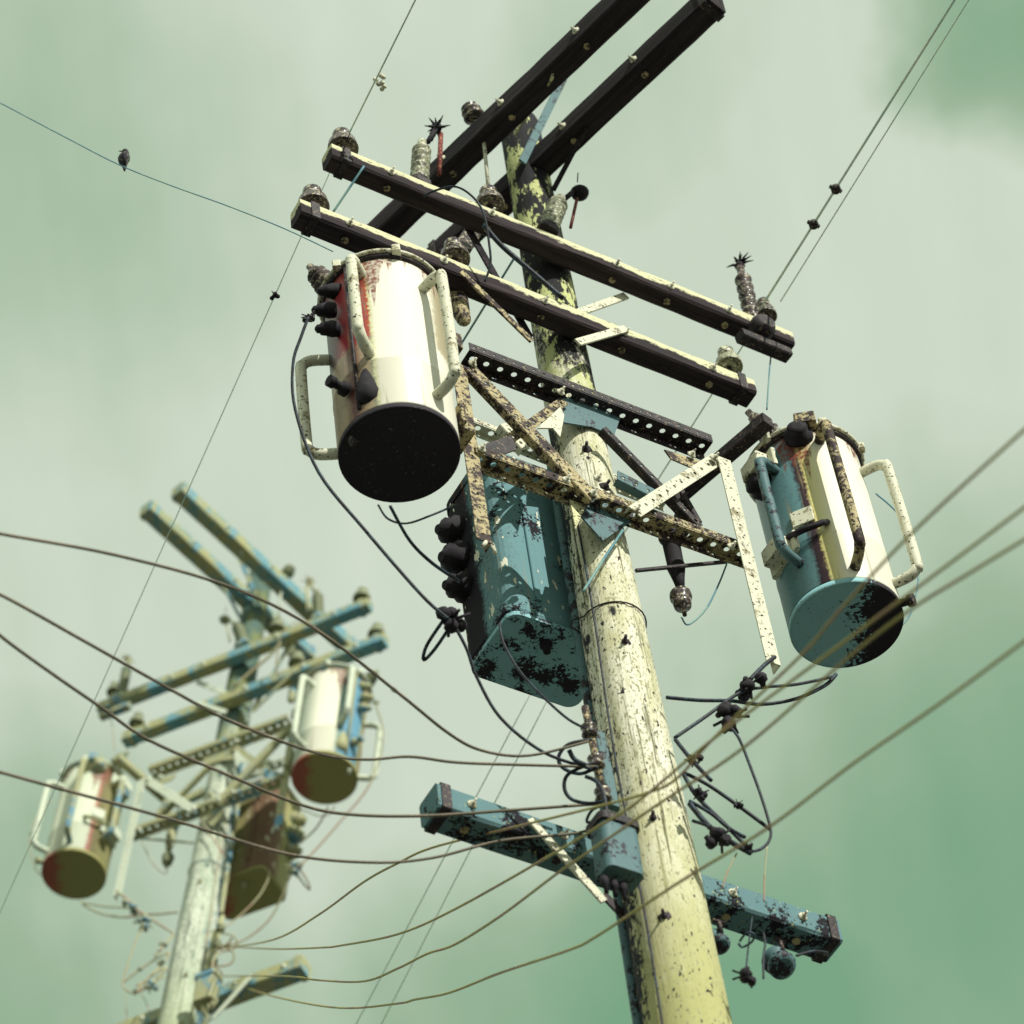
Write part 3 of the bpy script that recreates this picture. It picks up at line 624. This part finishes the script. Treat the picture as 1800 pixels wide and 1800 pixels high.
mb.add(vs, fs).build('tank', 'teal_tank', tB3)
mb = MB(); mb.prism(cc + Z_ * (zt - .02), cc + Z_ * (zt + .03), u, n_, rrect(wx * 1.05, BD * 1.06, .08)).build('lid', 'teal_tank', tB3)
mb = MB(); mb.prism(cc + Z_ * (zb - .012), cc + Z_ * (zb + .012), u, n_, rrect(wx * .985, BD * .98, .06)).build('base_plate', 'teal_box_base', tB3)
for i, (zf, rr) in enumerate(((.80, .075), (.62, .085), (.44, .07))):
    mb = MB(); p = cc - u * (wx - .01) - n_ * .12 + Z_ * (zb + (zt - zb) * zf); mb.lathe(p, -u - Z_ * .3, [(rr, 0), (rr * 1.1, .03), (rr * .8, .06), (rr * .85, .085), (rr * .5, .1), (rr * .3, .13)], 12); mb.build('terminal', 'rubber', tB3)
for f_ in (-.55, .45):
    MB().beam(cc - u * wx * f_ + n_ * (BD + .005) + Z_ * (zt - .05), cc - u * wx * f_ + n_ * (BD + .005) + Z_ * (zb + .12), .03, .018, up=n_, ch=.004).build('stiffener', 'teal_tank', tB3)
mb = MB(); mb.lathe(cc + u * wx * -.15 + n_ * .1 + Z_ * (zb - .01), -Z_, [(.03, 0), (.03, .02), (.018, .025), (.018, .06)], 10); mb.build('drain_valve', 'rubber', tB3)
mb = MB(); mb.box(cc + u * (wx * .75) + n_ * (BD + .05) + Z_ * (zt - .25), u, n_, Z_, .04, .06, .05); mb.build('hanger_lug', 'dark_steel', tB3); mb = MB(); mb.box(cc + u * (wx * .75) + n_ * (BD + .05) + Z_ * (zb + .3), u, n_, Z_, .04, .06, .05); mb.build('hanger_lug', 'dark_steel', tB3)
# ------------------------------------------------------------------ insulators
def insulator(x, y, off, R, lab, tilt=0, mat='porcelain', z=None):
    p = Q(x, y, off) if z is None else S(x, y, z)
    t = thing('pin_insulator', lab, 'insulator', p - Z_ * .08, 'pin insulators on the crossarms')
    mb = MB(); mb.lathe(p, Z_, [(R * .55, -.004), (R * .58, .012), (R * .80, -.002), (R * .84, .012), (R * .98, -.01), (R, .0), (R * .92, .045), (R * .6, .062), (R * .5, .075), (R * .62, .10), (R * .6, .13), (R * .3, .145), (.003, .147)], 26); mb.build('shell', mat, t)
    mb = MB(); mb.tube([p - Z_ * .11, p + Z_ * .01], .013, 8); mb.lathe(p - Z_ * .10, Z_, [(.03, 0), (.03, .012)], 8); mb.build('pin', 'dark_steel', t)
    mb = MB(); pts = [p + Z_ * .088 + Vector((math.cos(a), math.sin(a), 0)) * R * .56 for a in [i * math.pi / 8 for i in range(17)]]; mb.tube(pts, .006, 5); mb.build('tie_wire', 'pale_steel', t)
    return p
insulator(603, 262, OFF, .078, 'disc insulator at the outer tip of the topmost {P} crossarm')
insulator(551, 364, OFF, .078, 'disc insulator at the outer tip of the second {P} crossarm')
insulator(862, 362, OFF, .075, 'disc insulator on the topmost {P} crossarm, just before the pole')
insulator(800, 456, OFF, .075, 'disc insulator on the second {P} crossarm, beside the rusty brace')
insulator(1282, 645, OFF, .07, 'disc insulator at the frame side end of the second {P} crossarm', mat='pale_porcelain')
insulator(1348, 556, OFF, .055, 'disc insulator beside the arrester near the end of the topmost {P} crossarm')
# disc on a long pin
pt = Q(833, 204, .12)
t = thing('post_insulator', 'round dark insulator raised on a long thin pale pin over the {P} top', 'insulator', Q(860, 325, .12))
MB().lathe(pt, (-.3, -.3, 1), [(.03, -.02), (.058, -.01), (.06, .0), (.04, .02), (.055, .03), (.055, .04), (.035, .06), (.045, .07), (.02, .09)], 18).build('shell', 'porcelain', t)
MB().tube([Q(837, 212, .12), Q(848, 232, .12), Q(852, 262, .12), Q(858, 326, .12)], .010, 8).build('pin', 'pale_steel', t)
# surge arresters with bristle guards
def arrester(x0, y0, x1, y1, off, lab, mat='pale_porcelain', rod=None, r=.05, tuft=True):
    p, q = Q(x0, y0, off), Q(x1, y1, off); d = (q - p); l = d.length; d.normalize()
    t = thing('surge_arrester', lab, 'surge arrester', p, 'surge arresters')
    prof = [(r * .9, 0)]; ns = 6
    for i in range(ns):
        h = l * .85 * i / ns; s = l * .85 / ns; prof += [(r * .72, h + s * .1), (r * 1.05, h + s * .35), (r * 1.05, h + s * .5), (r * .72, h + s * .85)]
    prof += [(r * .5, l * .88), (r * .5, l)]
    MB().lathe(p, d, prof, 18).build('housing', mat, t)
    mb = MB(); mb.beam(p - d * .02, p - d * .06, r * 2.3, r * 2.0); mb.lathe(p - d * .01, d, [(r * 1.1, 0), (r * 1.1, .02)], 12); mb.build('bracket', 'dark_steel', t)
    if tuft:
        mb = MB(); rng = random.Random(x0)
        for i in range(16):
            e_ = Vector((rng.gauss(0, 1), rng.gauss(0, 1), abs(rng.gauss(.6, .8)))).normalized() * rng.uniform(.04, .085); m = q + d * .02
            mb.tube([m, m + e_ * .55 + Vector((0, 0, .01)), m + e_], .005, 5, radii=[.009, .006, .002])
        mb.lathe(q - d * .01, d, [(.018, 0), (.03, .02), (.02, .045), (.004, .05)], 8)
        mb.build('bristle_guard', 'rubber', t)
    if rod:
        (ax, ay), (bx, by) = rod; MB().tube([Q(ax, ay, off), Q(bx, by, off)], .012, 8).build('lead_rod', 'red_rust', t)
    return t
arrester(737, 322, 742, 250, .1, 'grey ribbed arrester beside a rust red rod on the {P} topmost crossarm', rod=None, r=.048, tuft=False)
t = thing('lead_post', 'rust red rod with a dark bristly tuft on top, above the {P} arm', 'terminal rod', Q(772, 305, .1))
MB().tube([Q(772, 308, .1), Q(775, 235, .1)], .013, 8).build('rod', 'red_rust', t)
mb = MB(); rng = random.Random(3); m = Q(768, 224, .1)
for i in range(26):
    e_ = Vector((rng.gauss(0, 1), rng.gauss(0, 1), rng.gauss(.2, .9))).normalized() * rng.uniform(.05, .08); mb.tube([m, m + e_ * .5, m + e_], .005, 5, radii=[.010, .007, .002])
mb.lathe(m - Z_ * .03, Z_, [(.02, 0), (.03, .03), (.01, .06)], 8); mb.tube([m, Q(752, 250, .1)], .014, 6); mb.build('bristle_guard', 'rubber', t)
arrester(962, 405, 985, 348, .2, 'mottled stubby arrester fixed to the {P} shaft at the topmost crossarm', r=.052, tuft=False)
t = thing('lead_post', 'thin dark rod with a round blurred cap beside the {P} shaft', 'terminal rod', Q(1000, 405, .2))
MB().tube([Q(1003, 400, .2), Q(1014, 350, .2)], .009, 8).build('rod', 'red_rust', t)
mb = MB(); mb.lathe(Q(1019, 340, .2), (.1, 0, 1), [(.02, -.03), (.045, -.01), (.05, .01), (.03, .04), (.005, .05)], 14); mb.tube([Q(1010, 335, .2), Q(990, 352, .2)], .014, 6)
mb.tube([Q(1015, 320, .2), Q(1016, 304, .2)], .004, 4); mb.build('cap', 'rubber', t)
arrester(1325, 570, 1301, 470, .2, 'dark upright arrester near the outer end of the topmost {P} crossarm', mat='porcelain', r=.044)
mb = MB(); mb.lathe(Q(1338, 578, .26), n_, [(.06, -.05), (.07, -.02), (.07, .03), (.05, .06)], 12); mb.beam(Q(1300, 590, .26), Q(1385, 625, .24), .07, .06)
mesh_thing(mb.build('line_clamp', 'dark_steel'), 'lumpy dark clamp bolted at the arrester foot, {P} topmost crossarm end', 'clamp')
# switch barrels hanging about the pole top
t = thing('fuse_barrel', 'dark barrel shaped fuse holder hanging under the {P} steel frame', 'fuse cutout', Q(1175, 940, .05))
MB().lathe(Q(1176, 938, .05), (Q(1196, 1032, .05) - Q(1176, 938, .05)), [(.05, -.02), (.055, .03), (.042, .06), (.040, .22), (.045, .24), (.03, .32), (.018, .40)], 14).build('barrel', 'rubber', t)
mb = MB(); mb.lathe(Q(1194, 1036, .05), -Z_, [(.018, 0), (.05, .03), (.052, .06), (.035, .08), (.045, .09), (.04, .12), (.012, .13), (.01, .18)], 16); mb.build('bell', 'porcelain', t)
mb = MB(); mb.beam(Q(1158, 928, .08), Q(1205, 935, .08), .05, .05); mb.tube([Q(1188, 872, .08), Q(1195, 905, .08), Q(1178, 935, .08)], .024, 8); mb.beam(Q(1195, 862, .1), Q(1228, 920, .1), .03, .03); mb.build('bracket', 'dark_steel', t)
t = thing('fuse_barrel', 'grey square fuse block on the {P} double arm, between the two upper crossarms', 'fuse cutout', Q(830, 420, 0))
MB().beam(Q(808, 445, -.1), Q(836, 400, -.1), .10, .09, seg=3).build('barrel', 'porcelain', t)
MB().tube([Q(800, 452, -.1), Q(785, 440, -.1), Q(772, 446, -.1)], .02, 8).build('contact', 'dark_steel', t)
mb = MB(); p = Q(797, 510, .1); mb.lathe(p, (.1, -.1, -1), [(.06, 0), (.065, .05), (.05, .09), (.055, .12), (.035, .3), (.012, .34)], 12)
mesh_thing(mb.build('lightning_spool', 'rusty_steel'), 'brown tapered spool between the {P} second crossarm and the rusted tank', 'insulator')
# ------------------------------------------------------------------ secondary rack, clamps, terminal box
t = thing('cable_rack', 'upright steel rack clamped to the {P} shaft, cables looped round it', 'cable rack', Q(1050, 1400, .12))
rk0, rk1 = Q(1028, 1243, .16), Q(1062, 1400, .16)
MB().tube([rk0, rk1], .016, 8).build('rod', 'rusty_steel', t)
MB().beam(Q(1052, 1290, .1), Q(1078, 1420, .1), .05, .03, up=n_).build('back_plate', 'teal_steel', t)
for (x, y) in ((1036, 1285), (1048, 1340), (1060, 1398)):
    mb = MB(); p = Q(x, y, .17); mb.lathe(p - Z_ * .03, Z_, [(.025, 0), (.036, .008), (.028, .02), (.022, .03), (.028, .04), (.036, .052), (.025, .06)], 14); mb.build('spool', 'porcelain', t)
tb = thing('terminal_box', 'rounded teal cable box against the {P} shaft above the lowest crossarm', 'terminal box', Q(1075, 1500, .15))
MB().prism(Q(1078, 1462, .24), Q(1090, 1545, .24), u, n_, rrect(.085, .06, .03)).build('case', 'teal_steel', tb)
MB().prism(Q(1076, 1452, .24), Q(1078, 1464, .24), u, n_, rrect(.095, .07, .03)).build('lid', 'dark_steel', tb)
mb = MB()
for x in (1062, 1078, 1094): mb.lathe(Q(x, 1548 + (x - 1078) * .35, .24), -Z_, [(.018, 0), (.018, .04), (.01, .045), (.01, .08)], 8)
mb.build('gland', 'rubber', tb)
def clamp(x, y, off, s, lab, seed, mat='rubber', cat='connector', name='wire_connector'):
    rng = random.Random(seed); p = Q(x, y, off); mb = MB()
    for i in range(5):
        c = p + Vector((rng.gauss(0, 1), rng.gauss(0, 1), rng.gauss(0, 1))) * s * .45; d = Vector((rng.gauss(0, 1), rng.gauss(0, 1), rng.gauss(0, 1))).normalized()
        mb.lathe(c - d * s * .5, d, [(s * .35, 0), (s * .55, s * .2), (s * .55, s * .7), (s * .3, s * .9), (s * .22, s * 1.3)], 8)
    for i in range(4):
        d = Vector((rng.gauss(0, 1), rng.gauss(0, 1), rng.gauss(0, 1))).normalized(); mb.tube([p, p + d * s * 1.6], s * .13, 5)
    return mesh_thing(mb.build(name, mat), lab, cat, 'wire connectors')
clamp(792, 1090, .2, .055, 'knot of dark connectors on the teal transformer corner, {P}', 1)
clamp(1318, 1203, .3, .05, 'upper of two dark connector knots under the teal and cream tank, {P}', 2)
clamp(1284, 1260, .3, .052, 'lower of two dark connector knots under the teal and cream tank, {P}', 5)
clamp(483, 520, .3, .018, 'tiny connector floating on the thin line beside the rusted tank, {P}', 6)
clamp(543, 556, .3, .024, 'small ring connector at the rusted tank terminal, {P}', 8, 'dark_steel')
clamp(1268, 1470, .3, .045, 'largest black clamp in the cluster beside the {P} shaft', 9)
clamp(1218, 1335, .3, .026, 'topmost black clamp in the cluster beside the {P} shaft', 10)
clamp(1230, 1395, .3, .026, 'middle black clamp in the cluster beside the {P} shaft', 11)
clamp(1297, 1414, .3, .016, 'small clamp on the long strand of the cluster by the {P} shaft', 12)
clamp(1312, 1490, .3, .02, 'clamp at the bottom tip of the cluster by the {P} shaft', 13)
clamp(1310, 1714, .25, .035, 'dark lump hanging by a thin wire below the lowest {P} crossarm', 14)
clamp(812, 640 + 100, .1, .03, 'dark bolt cluster on the hanger post of the rusted tank, {P}', 15)
# spools under the lowest arm
def spool(x, y, R, lab):
    p = Q(x, y, -.2); t = thing('spool_insulator', lab, 'insulator', p, 'spools under the lowest crossarms')
    MB().lathe(p - n_ * .04 + Z_ * 0, n_ * .5 - Z_ * .85, [(R * .6, -.05), (R, -.035), (R, -.012), (R * .72, 0), (R * .72, .012), (R, .024), (R, .045), (R * .6, .06)], 26).build('shell', 'teal_steel', t)
    mb = MB(); mb.tube([p + Z_ * (R + .06), p + Z_ * (R * .2)], .012, 6); mb.tube([p + u * -.03 + Z_ * (R + .03), p + u * .03 + Z_ * (R + .03)], .01, 6); mb.build('hook', 'dark_steel', t)
spool(1377, 1681, .062, 'large round teal spool hanging under the tip of the lowest {P} crossarm')
spool(1268, 1644, .045, 'smaller teal spool tucked under the lowest {P} crossarm next to the shaft')
# ------------------------------------------------------------------ wires of the near pole (repeated on the far pole)
J = 'jumper wires around the poles'
dz = depth(Q(1000, 1200, .2))
def jw(px, o0, o1, r, lab, mat='wire_black', far=True, name='jumper_wire'):
    return wire(name, px, depth(Q(*px[0], o0)), depth(Q(*px[-1], o1)), r, mat, lab, 'wire', J, far)
jw([(542, 558), (530, 590), (515, 640), (519, 720), (560, 830), (640, 930), (740, 1045), (788, 1088)], .4, .25, .0075, 'long loop from the rusted tank terminal down to the connector knot, {P}')
jw([(796, 1095), (820, 1140), (838, 1190), (880, 1262), (955, 1322), (1040, 1352)], .2, .2, .007, 'cable from the connector knot down to the rack, {P}')
jw([(686, 890), (720, 950), (760, 990), (808, 1022)], .3, 0, .008, 'short black lead from the black tank base to the teal tank, {P}')
jw([(665, 888), (682, 912), (715, 920), (760, 905), (800, 888)], .3, 0, .005, 'slack little wire hanging under the black tank base, {P}')
jw([(778, 1092), (750, 1135), (745, 1160), (765, 1140), (792, 1100)], .2, .2, .008, 'narrow drooping loop under the connector knot, {P}')
jw([(878, 1095), (885, 1130), (912, 1178), (955, 1225), (1000, 1265), (1040, 1285)], .0, .2, .006, 'pale edged cable across the teal tank to the rack, {P}')
jw([(745, 345), (765, 335), (800, 328), (830, 345), (850, 375), (860, 430), (862, 465), (852, 495)], .28, .28, .006, 'curled pale jumper over the topmost crossarm, {P}')
jw([(850, 395), (880, 430), (920, 465), (990, 525)], .27, .27, .013, 'thick black cable slanting to the shaft between the upper crossarms, {P}')
jw([(1172, 1226), (1230, 1231), (1285, 1232), (1340, 1238), (1400, 1228), (1450, 1205), (1470, 1185)], .2, .3, .009, 'lowest black lead from the shaft up to the teal tank base, {P}')
jw([(1186, 1297), (1240, 1260), (1300, 1218), (1345, 1208), (1400, 1203), (1462, 1190)], .2, .3, .008, 'black lead through both knots to the teal tank base, {P}')
jw([(1318, 1195), (1345, 1168), (1362, 1155)], .3, .3, .010, 'stub wire from the upper knot to the hanger post foot, {P}')
jw([(1284, 1278), (1300, 1300), (1318, 1345), (1338, 1400), (1354, 1455), (1352, 1478), (1338, 1492), (1322, 1497)], .3, .3, .0065, 'long wire dropping from the lower knot to the clamp cluster tip, {P}')
jw([(1187, 1300), (1215, 1335), (1250, 1372)], .2, .3, .009, 'topmost short strand of the clamp cluster beside the shaft, {P}')
jw([(1202, 1358), (1245, 1380), (1300, 1418), (1354, 1458)], .2, .3, .0085, 'longest strand of the clamp cluster beside the shaft, {P}')
jw([(1202, 1362), (1225, 1400), (1270, 1445), (1320, 1495)], .2, .3, .009, 'inner strand of the clamp cluster beside the shaft, {P}')
jw([(1212, 1408), (1250, 1430), (1280, 1455), (1310, 1472)], .2, .3, .008, 'lower thin strand of the clamp cluster beside the shaft, {P}')
jw([(1212, 1412), (1240, 1446), (1268, 1470), (1320, 1500)], .2, .3, .012, 'thickest strand of the clamp cluster beside the shaft, {P}')
jw([(1218, 1443), (1245, 1452), (1268, 1465)], .2, .3, .008, 'stubby strand at the foot of the clamp cluster, {P}')
jw([(1540, 868), (1580, 905), (1610, 965), (1614, 1020), (1602, 1075), (1585, 1100)], .3, .3, .0045, 'thin bowed wire round the outside of the cream tank tube, {P}', 'wire_blue')
jw([(1198, 1085), (1210, 1098), (1240, 1072), (1262, 1030), (1278, 990)], .1, .1, .0045, 'thin curl from the fuse bell up to the stay rod, {P}', 'wire_blue')
jw([(1356, 615), (1352, 660), (1348, 720)], .2, .2, .0045, 'faint upright wire from the topmost crossarm end, {P}', 'wire_blue')
jw([(1295, 1500), (1280, 1530), (1270, 1560)], .25, .2, .0035, 'thin wire from the clamp cluster to the lowest crossarm, {P}', 'wire_pale')
jw([(1348, 1488), (1344, 1540), (1343, 1585)], .25, .2, .0035, 'thin upright wire down onto the lowest crossarm, {P}', 'wire_pale')
jw([(1400, 1680), (1430, 1672), (1455, 1675)], .2, .2, .006, 'short tail wire from the large spool to the crossarm tip, {P}')
jw([(1342, 1640), (1345, 1660), (1342, 1680), (1342, 1720)], .2, .2, .005, 'short wire hanging beside the large spool, {P}')
jw([(1300, 1655), (1312, 1640), (1325, 1642), (1322, 1655), (1305, 1665), (1298, 1658)], .2, .2, .005, 'small open wire ring under the lowest crossarm, {P}')
jw([(1322, 1612), (1316, 1660), (1311, 1706)], -.1, .25, .004, 'thin hanger from the lowest crossarm to the dark lump, {P}')
# loops at the rack
jw([(1040, 1300), (1000, 1308), (982, 1330), (990, 1350), (1020, 1360), (1050, 1348)], .2, .2, .008, 'upper cable coil at the rack of the {P}')
jw([(1045, 1340), (1000, 1360), (992, 1385), (1005, 1405), (1035, 1412), (1065, 1408)], .2, .2, .008, 'lower cable coil at the rack of the {P}')
jw([(1060, 1415), (1040, 1425), (1032, 1445), (1055, 1440), (1070, 1425)], .2, .2, .007, 'smallest cable coil at the foot of the rack, {P}')
jw([(1030, 1365), (1050, 1375), (1062, 1400), (1068, 1440), (1072, 1462)], .2, .25, .009, 'cable from the coils down into the teal box, {P}')
jw([(1000, 1318), (1010, 1335), (1030, 1345)], .2, .2, .01, 'short thick tail inside the upper coil, {P}')
jw([(1095, 932), (1060, 985), (1025, 1040)], .2, .15, .007, 'straight wire slanting over the shaft under the frame, {P}', 'wire_blue')
# ------------------------------------------------------------------ the far pole: the same outfit, turned the other way
def copy_far(o, label):
    c = o.copy(); col.objects.link(c)
    if c.get('group') : pass
    c['label'] = label; c.matrix_world = TM @ Matrix.Translation(WLOC[o.name])
    recolour(c)
    for ch in o.children:
        cc_ = ch.copy(); col.objects.link(cc_); cc_.parent = c; recolour(cc_)
        for g_ in ch.children:
            gg = g_.copy(); col.objects.link(gg); gg.parent = cc_; recolour(gg)
    return c
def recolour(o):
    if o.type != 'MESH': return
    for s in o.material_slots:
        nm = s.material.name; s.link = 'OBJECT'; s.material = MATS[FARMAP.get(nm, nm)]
# a mirrored outfit of the same size, about 26 m away and leaning a little
RM = Matrix(((0.9971787355, -0.0043428735, -0.0749380338), (-0.0024720877, 0.9958834170, -0.0906096495), (0.0750230514, 0.0905392691, 0.9930630305)))
X0 = Vector((0.2965251817, 0.3912900229, 14.7254627327)); TT = Vector((-2.3631127407, -2.0815417984, 26.0127243247))
FL = Matrix.Diagonal((1, 1, -1)).to_4x4()            # between camera axes and (right, up, forward)
Mc = FL @ Matrix.Translation(TT) @ RM.to_4x4() @ Matrix.Diagonal((-1, 1, 1)).to_4x4() @ Matrix.Translation(-X0) @ FL
TM = CAMM @ Mc @ CAMM.inverted()
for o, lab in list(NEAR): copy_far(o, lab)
far_pole = bpy.data.objects['utility_pole.001']
mb = MB(); mb.lathe((0, 0, -8.2), Z_, [(.30, 0), (.285, 3), (.265, 6.5), (.252, 8.2)], 32)
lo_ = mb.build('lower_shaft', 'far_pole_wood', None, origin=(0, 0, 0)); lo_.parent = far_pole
def FD(x, y, off=.2):      # distance of the far pole's copy of a point of the near pole
    return depth(TM @ Q(x, y, off))
# ------------------------------------------------------------------ long service cables
SV = 'service cables to the near pole'
dR = depth(Q(1045, 1340, .2))
wire('service_cable', [(-60, 925), (10, 940), (200, 975), (400, 1030), (550, 1103), (700, 1218), (790, 1290), (850, 1320), (930, 1328), (1035, 1303)], 11.4, dR, .0066, 'wire_brown', 'highest thick service cable sweeping down to the near pole rack', 'cable', SV)
wire('service_cable', [(-60, 1020), (10, 1050), (150, 1128), (300, 1212), (400, 1265), (550, 1322), (640, 1335), (720, 1330), (800, 1340), (900, 1344), (1050, 1348)], 11.4, dR, .0066, 'wire_brown', 'second service cable from the top, wavy before the near pole rack', 'cable', SV)
wire('service_cable', [(-60, 1065), (10, 1125), (100, 1190), (180, 1245), (260, 1300), (400, 1362), (530, 1415), (620, 1432), (750, 1434), (900, 1424), (1065, 1412)], 11.4, dR, .0066, 'wire_brown', 'third service cable, ending at the foot of the near pole rack', 'cable', SV)
wire('service_cable', [(-60, 1342), (10, 1360), (100, 1385), (300, 1440), (500, 1500), (650, 1516), (760, 1508), (880, 1478), (1010, 1465), (1050, 1452)], 11.4, dR, .0066, 'wire_brown', 'lowest service cable, running into the teal box of the near pole', 'cable', SV)
SF = 'olive cables from the far pole'
fr_ = FD(1045, 1340)
A = [(395, 1666), (480, 1652), (560, 1608), (640, 1550), (700, 1517), (760, 1490), (900, 1455), (1050, 1418), (1140, 1393), (1190, 1368), (1260, 1292), (1410, 1150), (1470, 1080), (1600, 940), (1790, 765), (1850, 712)]
Bp = [(405, 1664), (480, 1668), (560, 1666), (600, 1662), (700, 1642), (800, 1598), (960, 1508), (1050, 1454), (1120, 1410), (1250, 1302), (1455, 1150), (1650, 1005), (1790, 900), (1850, 855)]
Cp = [(390, 1716), (500, 1716), (560, 1723), (640, 1725), (700, 1702), (750, 1677), (800, 1660), (880, 1610), (980, 1535), (1050, 1487), (1170, 1405), (1310, 1312), (1498, 1150), (1600, 1072), (1700, 1010), (1790, 955), (1850, 920)]
Dp = [(435, 1738), (500, 1756), (600, 1772), (700, 1764), (730, 1757), (790, 1745), (880, 1710), (1000, 1670), (1050, 1645), (1195, 1550), (1350, 1455), (1500, 1342), (1650, 1238), (1790, 1135), (1850, 1090)]
for pxs, lab, sag in ((A, 'highest olive cable crossing in front of the near pole', 0), (Bp, 'second olive cable crossing in front of the near pole', 0), (Cp, 'third olive cable crossing in front of the near pole', 0), (Dp, 'lowest olive cable, crossing low in front of the near shaft', 0)):
    wire('service_cable', pxs, fr_, 9.0, .0054, 'wire_olive', lab, 'cable', SF, pw=.5)
# ------------------------------------------------------------------ primary conductors far overhead
PC = 'thin overhead conductors'
def conductor(a, b, z0, z1, r, lab, mat='wire_blue', n=8):
    P, q = S(*a, z0), S(*b, z1); pts = [P.lerp(q, i / n) - Z_ * .15 * 4 * (i / n) * (1 - i / n) * 0 for i in range(n + 1)]
    o = MB().tube(pts, r, 6).build('power_line', mat); return mesh_thing(o, lab, 'power line', PC, False)
zc = arm1z + .2
conductor((745, -30), (600, 262), zc, zc, .0042, 'thin line from the top of the picture to the topmost crossarm tip', 'wire_faint')
conductor((598, 262), (-75, 1772), zc, zc, .0026, 'faint line falling away from the topmost crossarm tip past the rusted tank', 'wire_faint')
conductor((640, 292), (582, 378), arm1z - .05, zc - .5, .006, 'short blue line between the two crossarm tips', 'wire_blue')
conductor((905, 452), (800, 622), 14.7, 14.3, .006, 'short blue line under the second crossarm, beside the shaft', 'wire_blue')
conductor((1725, -75), (1332, 550), zc, zc, .0065, 'thicker of the paired lines rising from the arrester at the crossarm end', 'wire_faint')
conductor((1762, -95), (1372, 530), zc, zc, .0034, 'thinner of the paired lines rising past the arrester', 'wire_faint')
conductor((1320, 585), (1035, 1035), zc - .1, 14.6, .004, 'thin line under the two crossarm ends, passing the cream hanger post', 'wire_faint')
conductor((940, 1205), (605, 1840), 14.4, 13.9, .0034, 'inner of two faint lines below the teal tank, reaching the bottom edge', 'wire_faint')
conductor((975, 1205), (650, 1840), 14.4, 13.9, .0034, 'outer of two faint lines below the teal tank, reaching the bottom edge', 'wire_faint')
wl = [(-60, 150), (10, 186), (120, 244), (210, 290), (300, 326), (400, 362), (500, 402), (585, 442)]
dT = depth(Q(585, 442, .3))
wire('power_line', wl, dT + 2, dT, .0032, 'wire_blue', 'thin line with the bird on it, ending at the rusted tank lid', 'power line', PC)
for (x, y, l_, s) in ((1469, 332, 'upper of two small clamps on the paired thin lines', .022), (1430, 394, 'lower of two small clamps on the paired thin lines', .022)):
    p = S(x, y, zc); mb = MB(); mb.lathe(p - Z_ * .025, Z_, [(.012, 0), (s * 1.2, .01), (s * 1.2, .035), (.01, .05)], 10); mb.beam(p - u * .035, p + u * .035, .018, .018)
    mesh_thing(mb.build('line_clamp', 'dark_steel'), l_, 'clamp', 'clamps on the thin lines', False)
p = S(668, 148, zc); mb = MB(); rng = random.Random(4)
for i in range(7): mb.lathe(p + Vector((rng.gauss(0, .02), rng.gauss(0, .03), rng.gauss(0, .02))), Vector((rng.gauss(0, 1), rng.gauss(0, 1), rng.gauss(0, 1))), [(.004, 0), (.012, .01), (.012, .02), (.004, .03)], 7)
mesh_thing(mb.build('line_clamp', 'pale_steel'), 'pale crumpled clamp high on the thin line above the topmost crossarm', 'clamp', None, False)
# ------------------------------------------------------------------ bird on the thin line
bp = at_d(219, 280, dT + 1.35)
up_ = (Z_ * .9 + Vector((.25, -.1, 0))).normalized(); fw = up_.cross(Vector((-.2, .9, 0))).normalized()
bird = thing('bird', 'small dark bird perched alone on the thin line', 'bird', bp - up_ * .035, far=False)
mb = MB(); pts = []; radii = []
for h, r, o in ((-.085, .004, -.020), (-.06, .010, -.014), (-.04, .016, -.008), (-.02, .026, 0), (0, .031, .004), (.02, .028, .004), (.035, .019, .003), (.046, .0185, .007), (.058, .017, .011), (.068, .011, .013), (.073, .004, .014)):
    pts.append(bp + up_ * h + fw * o); radii.append(r)
mb.tube(smooth_path(pts, 2), 0, 14, radii=[a for i, r in enumerate(radii[:-1]) for a in (r, (r + radii[i + 1]) / 2)] + [radii[-1]])
mb.tube([bp + up_ * .056 + fw * .022, bp + up_ * .053 + fw * .045], .004, 6, radii=[.006, .001])
mb.tube([bp + up_ * -.015 + fw * .002, bp + up_ * -.04 + fw * .008], .003, 5)
mb.build('body', 'bird_feather', bird)
mb = MB()
for s in (-1, 1):
    sd_ = up_.cross(fw) * s; mb.tube([bp + up_ * .03 + sd_ * .018, bp + up_ * 0 + sd_ * .027, bp - up_ * .035 + sd_ * .018 - fw * .01, bp - up_ * .07 - fw * .016], .01, 8, radii=[.006, .014, .010, .002])
mb.build('wing', 'rubber', bird)
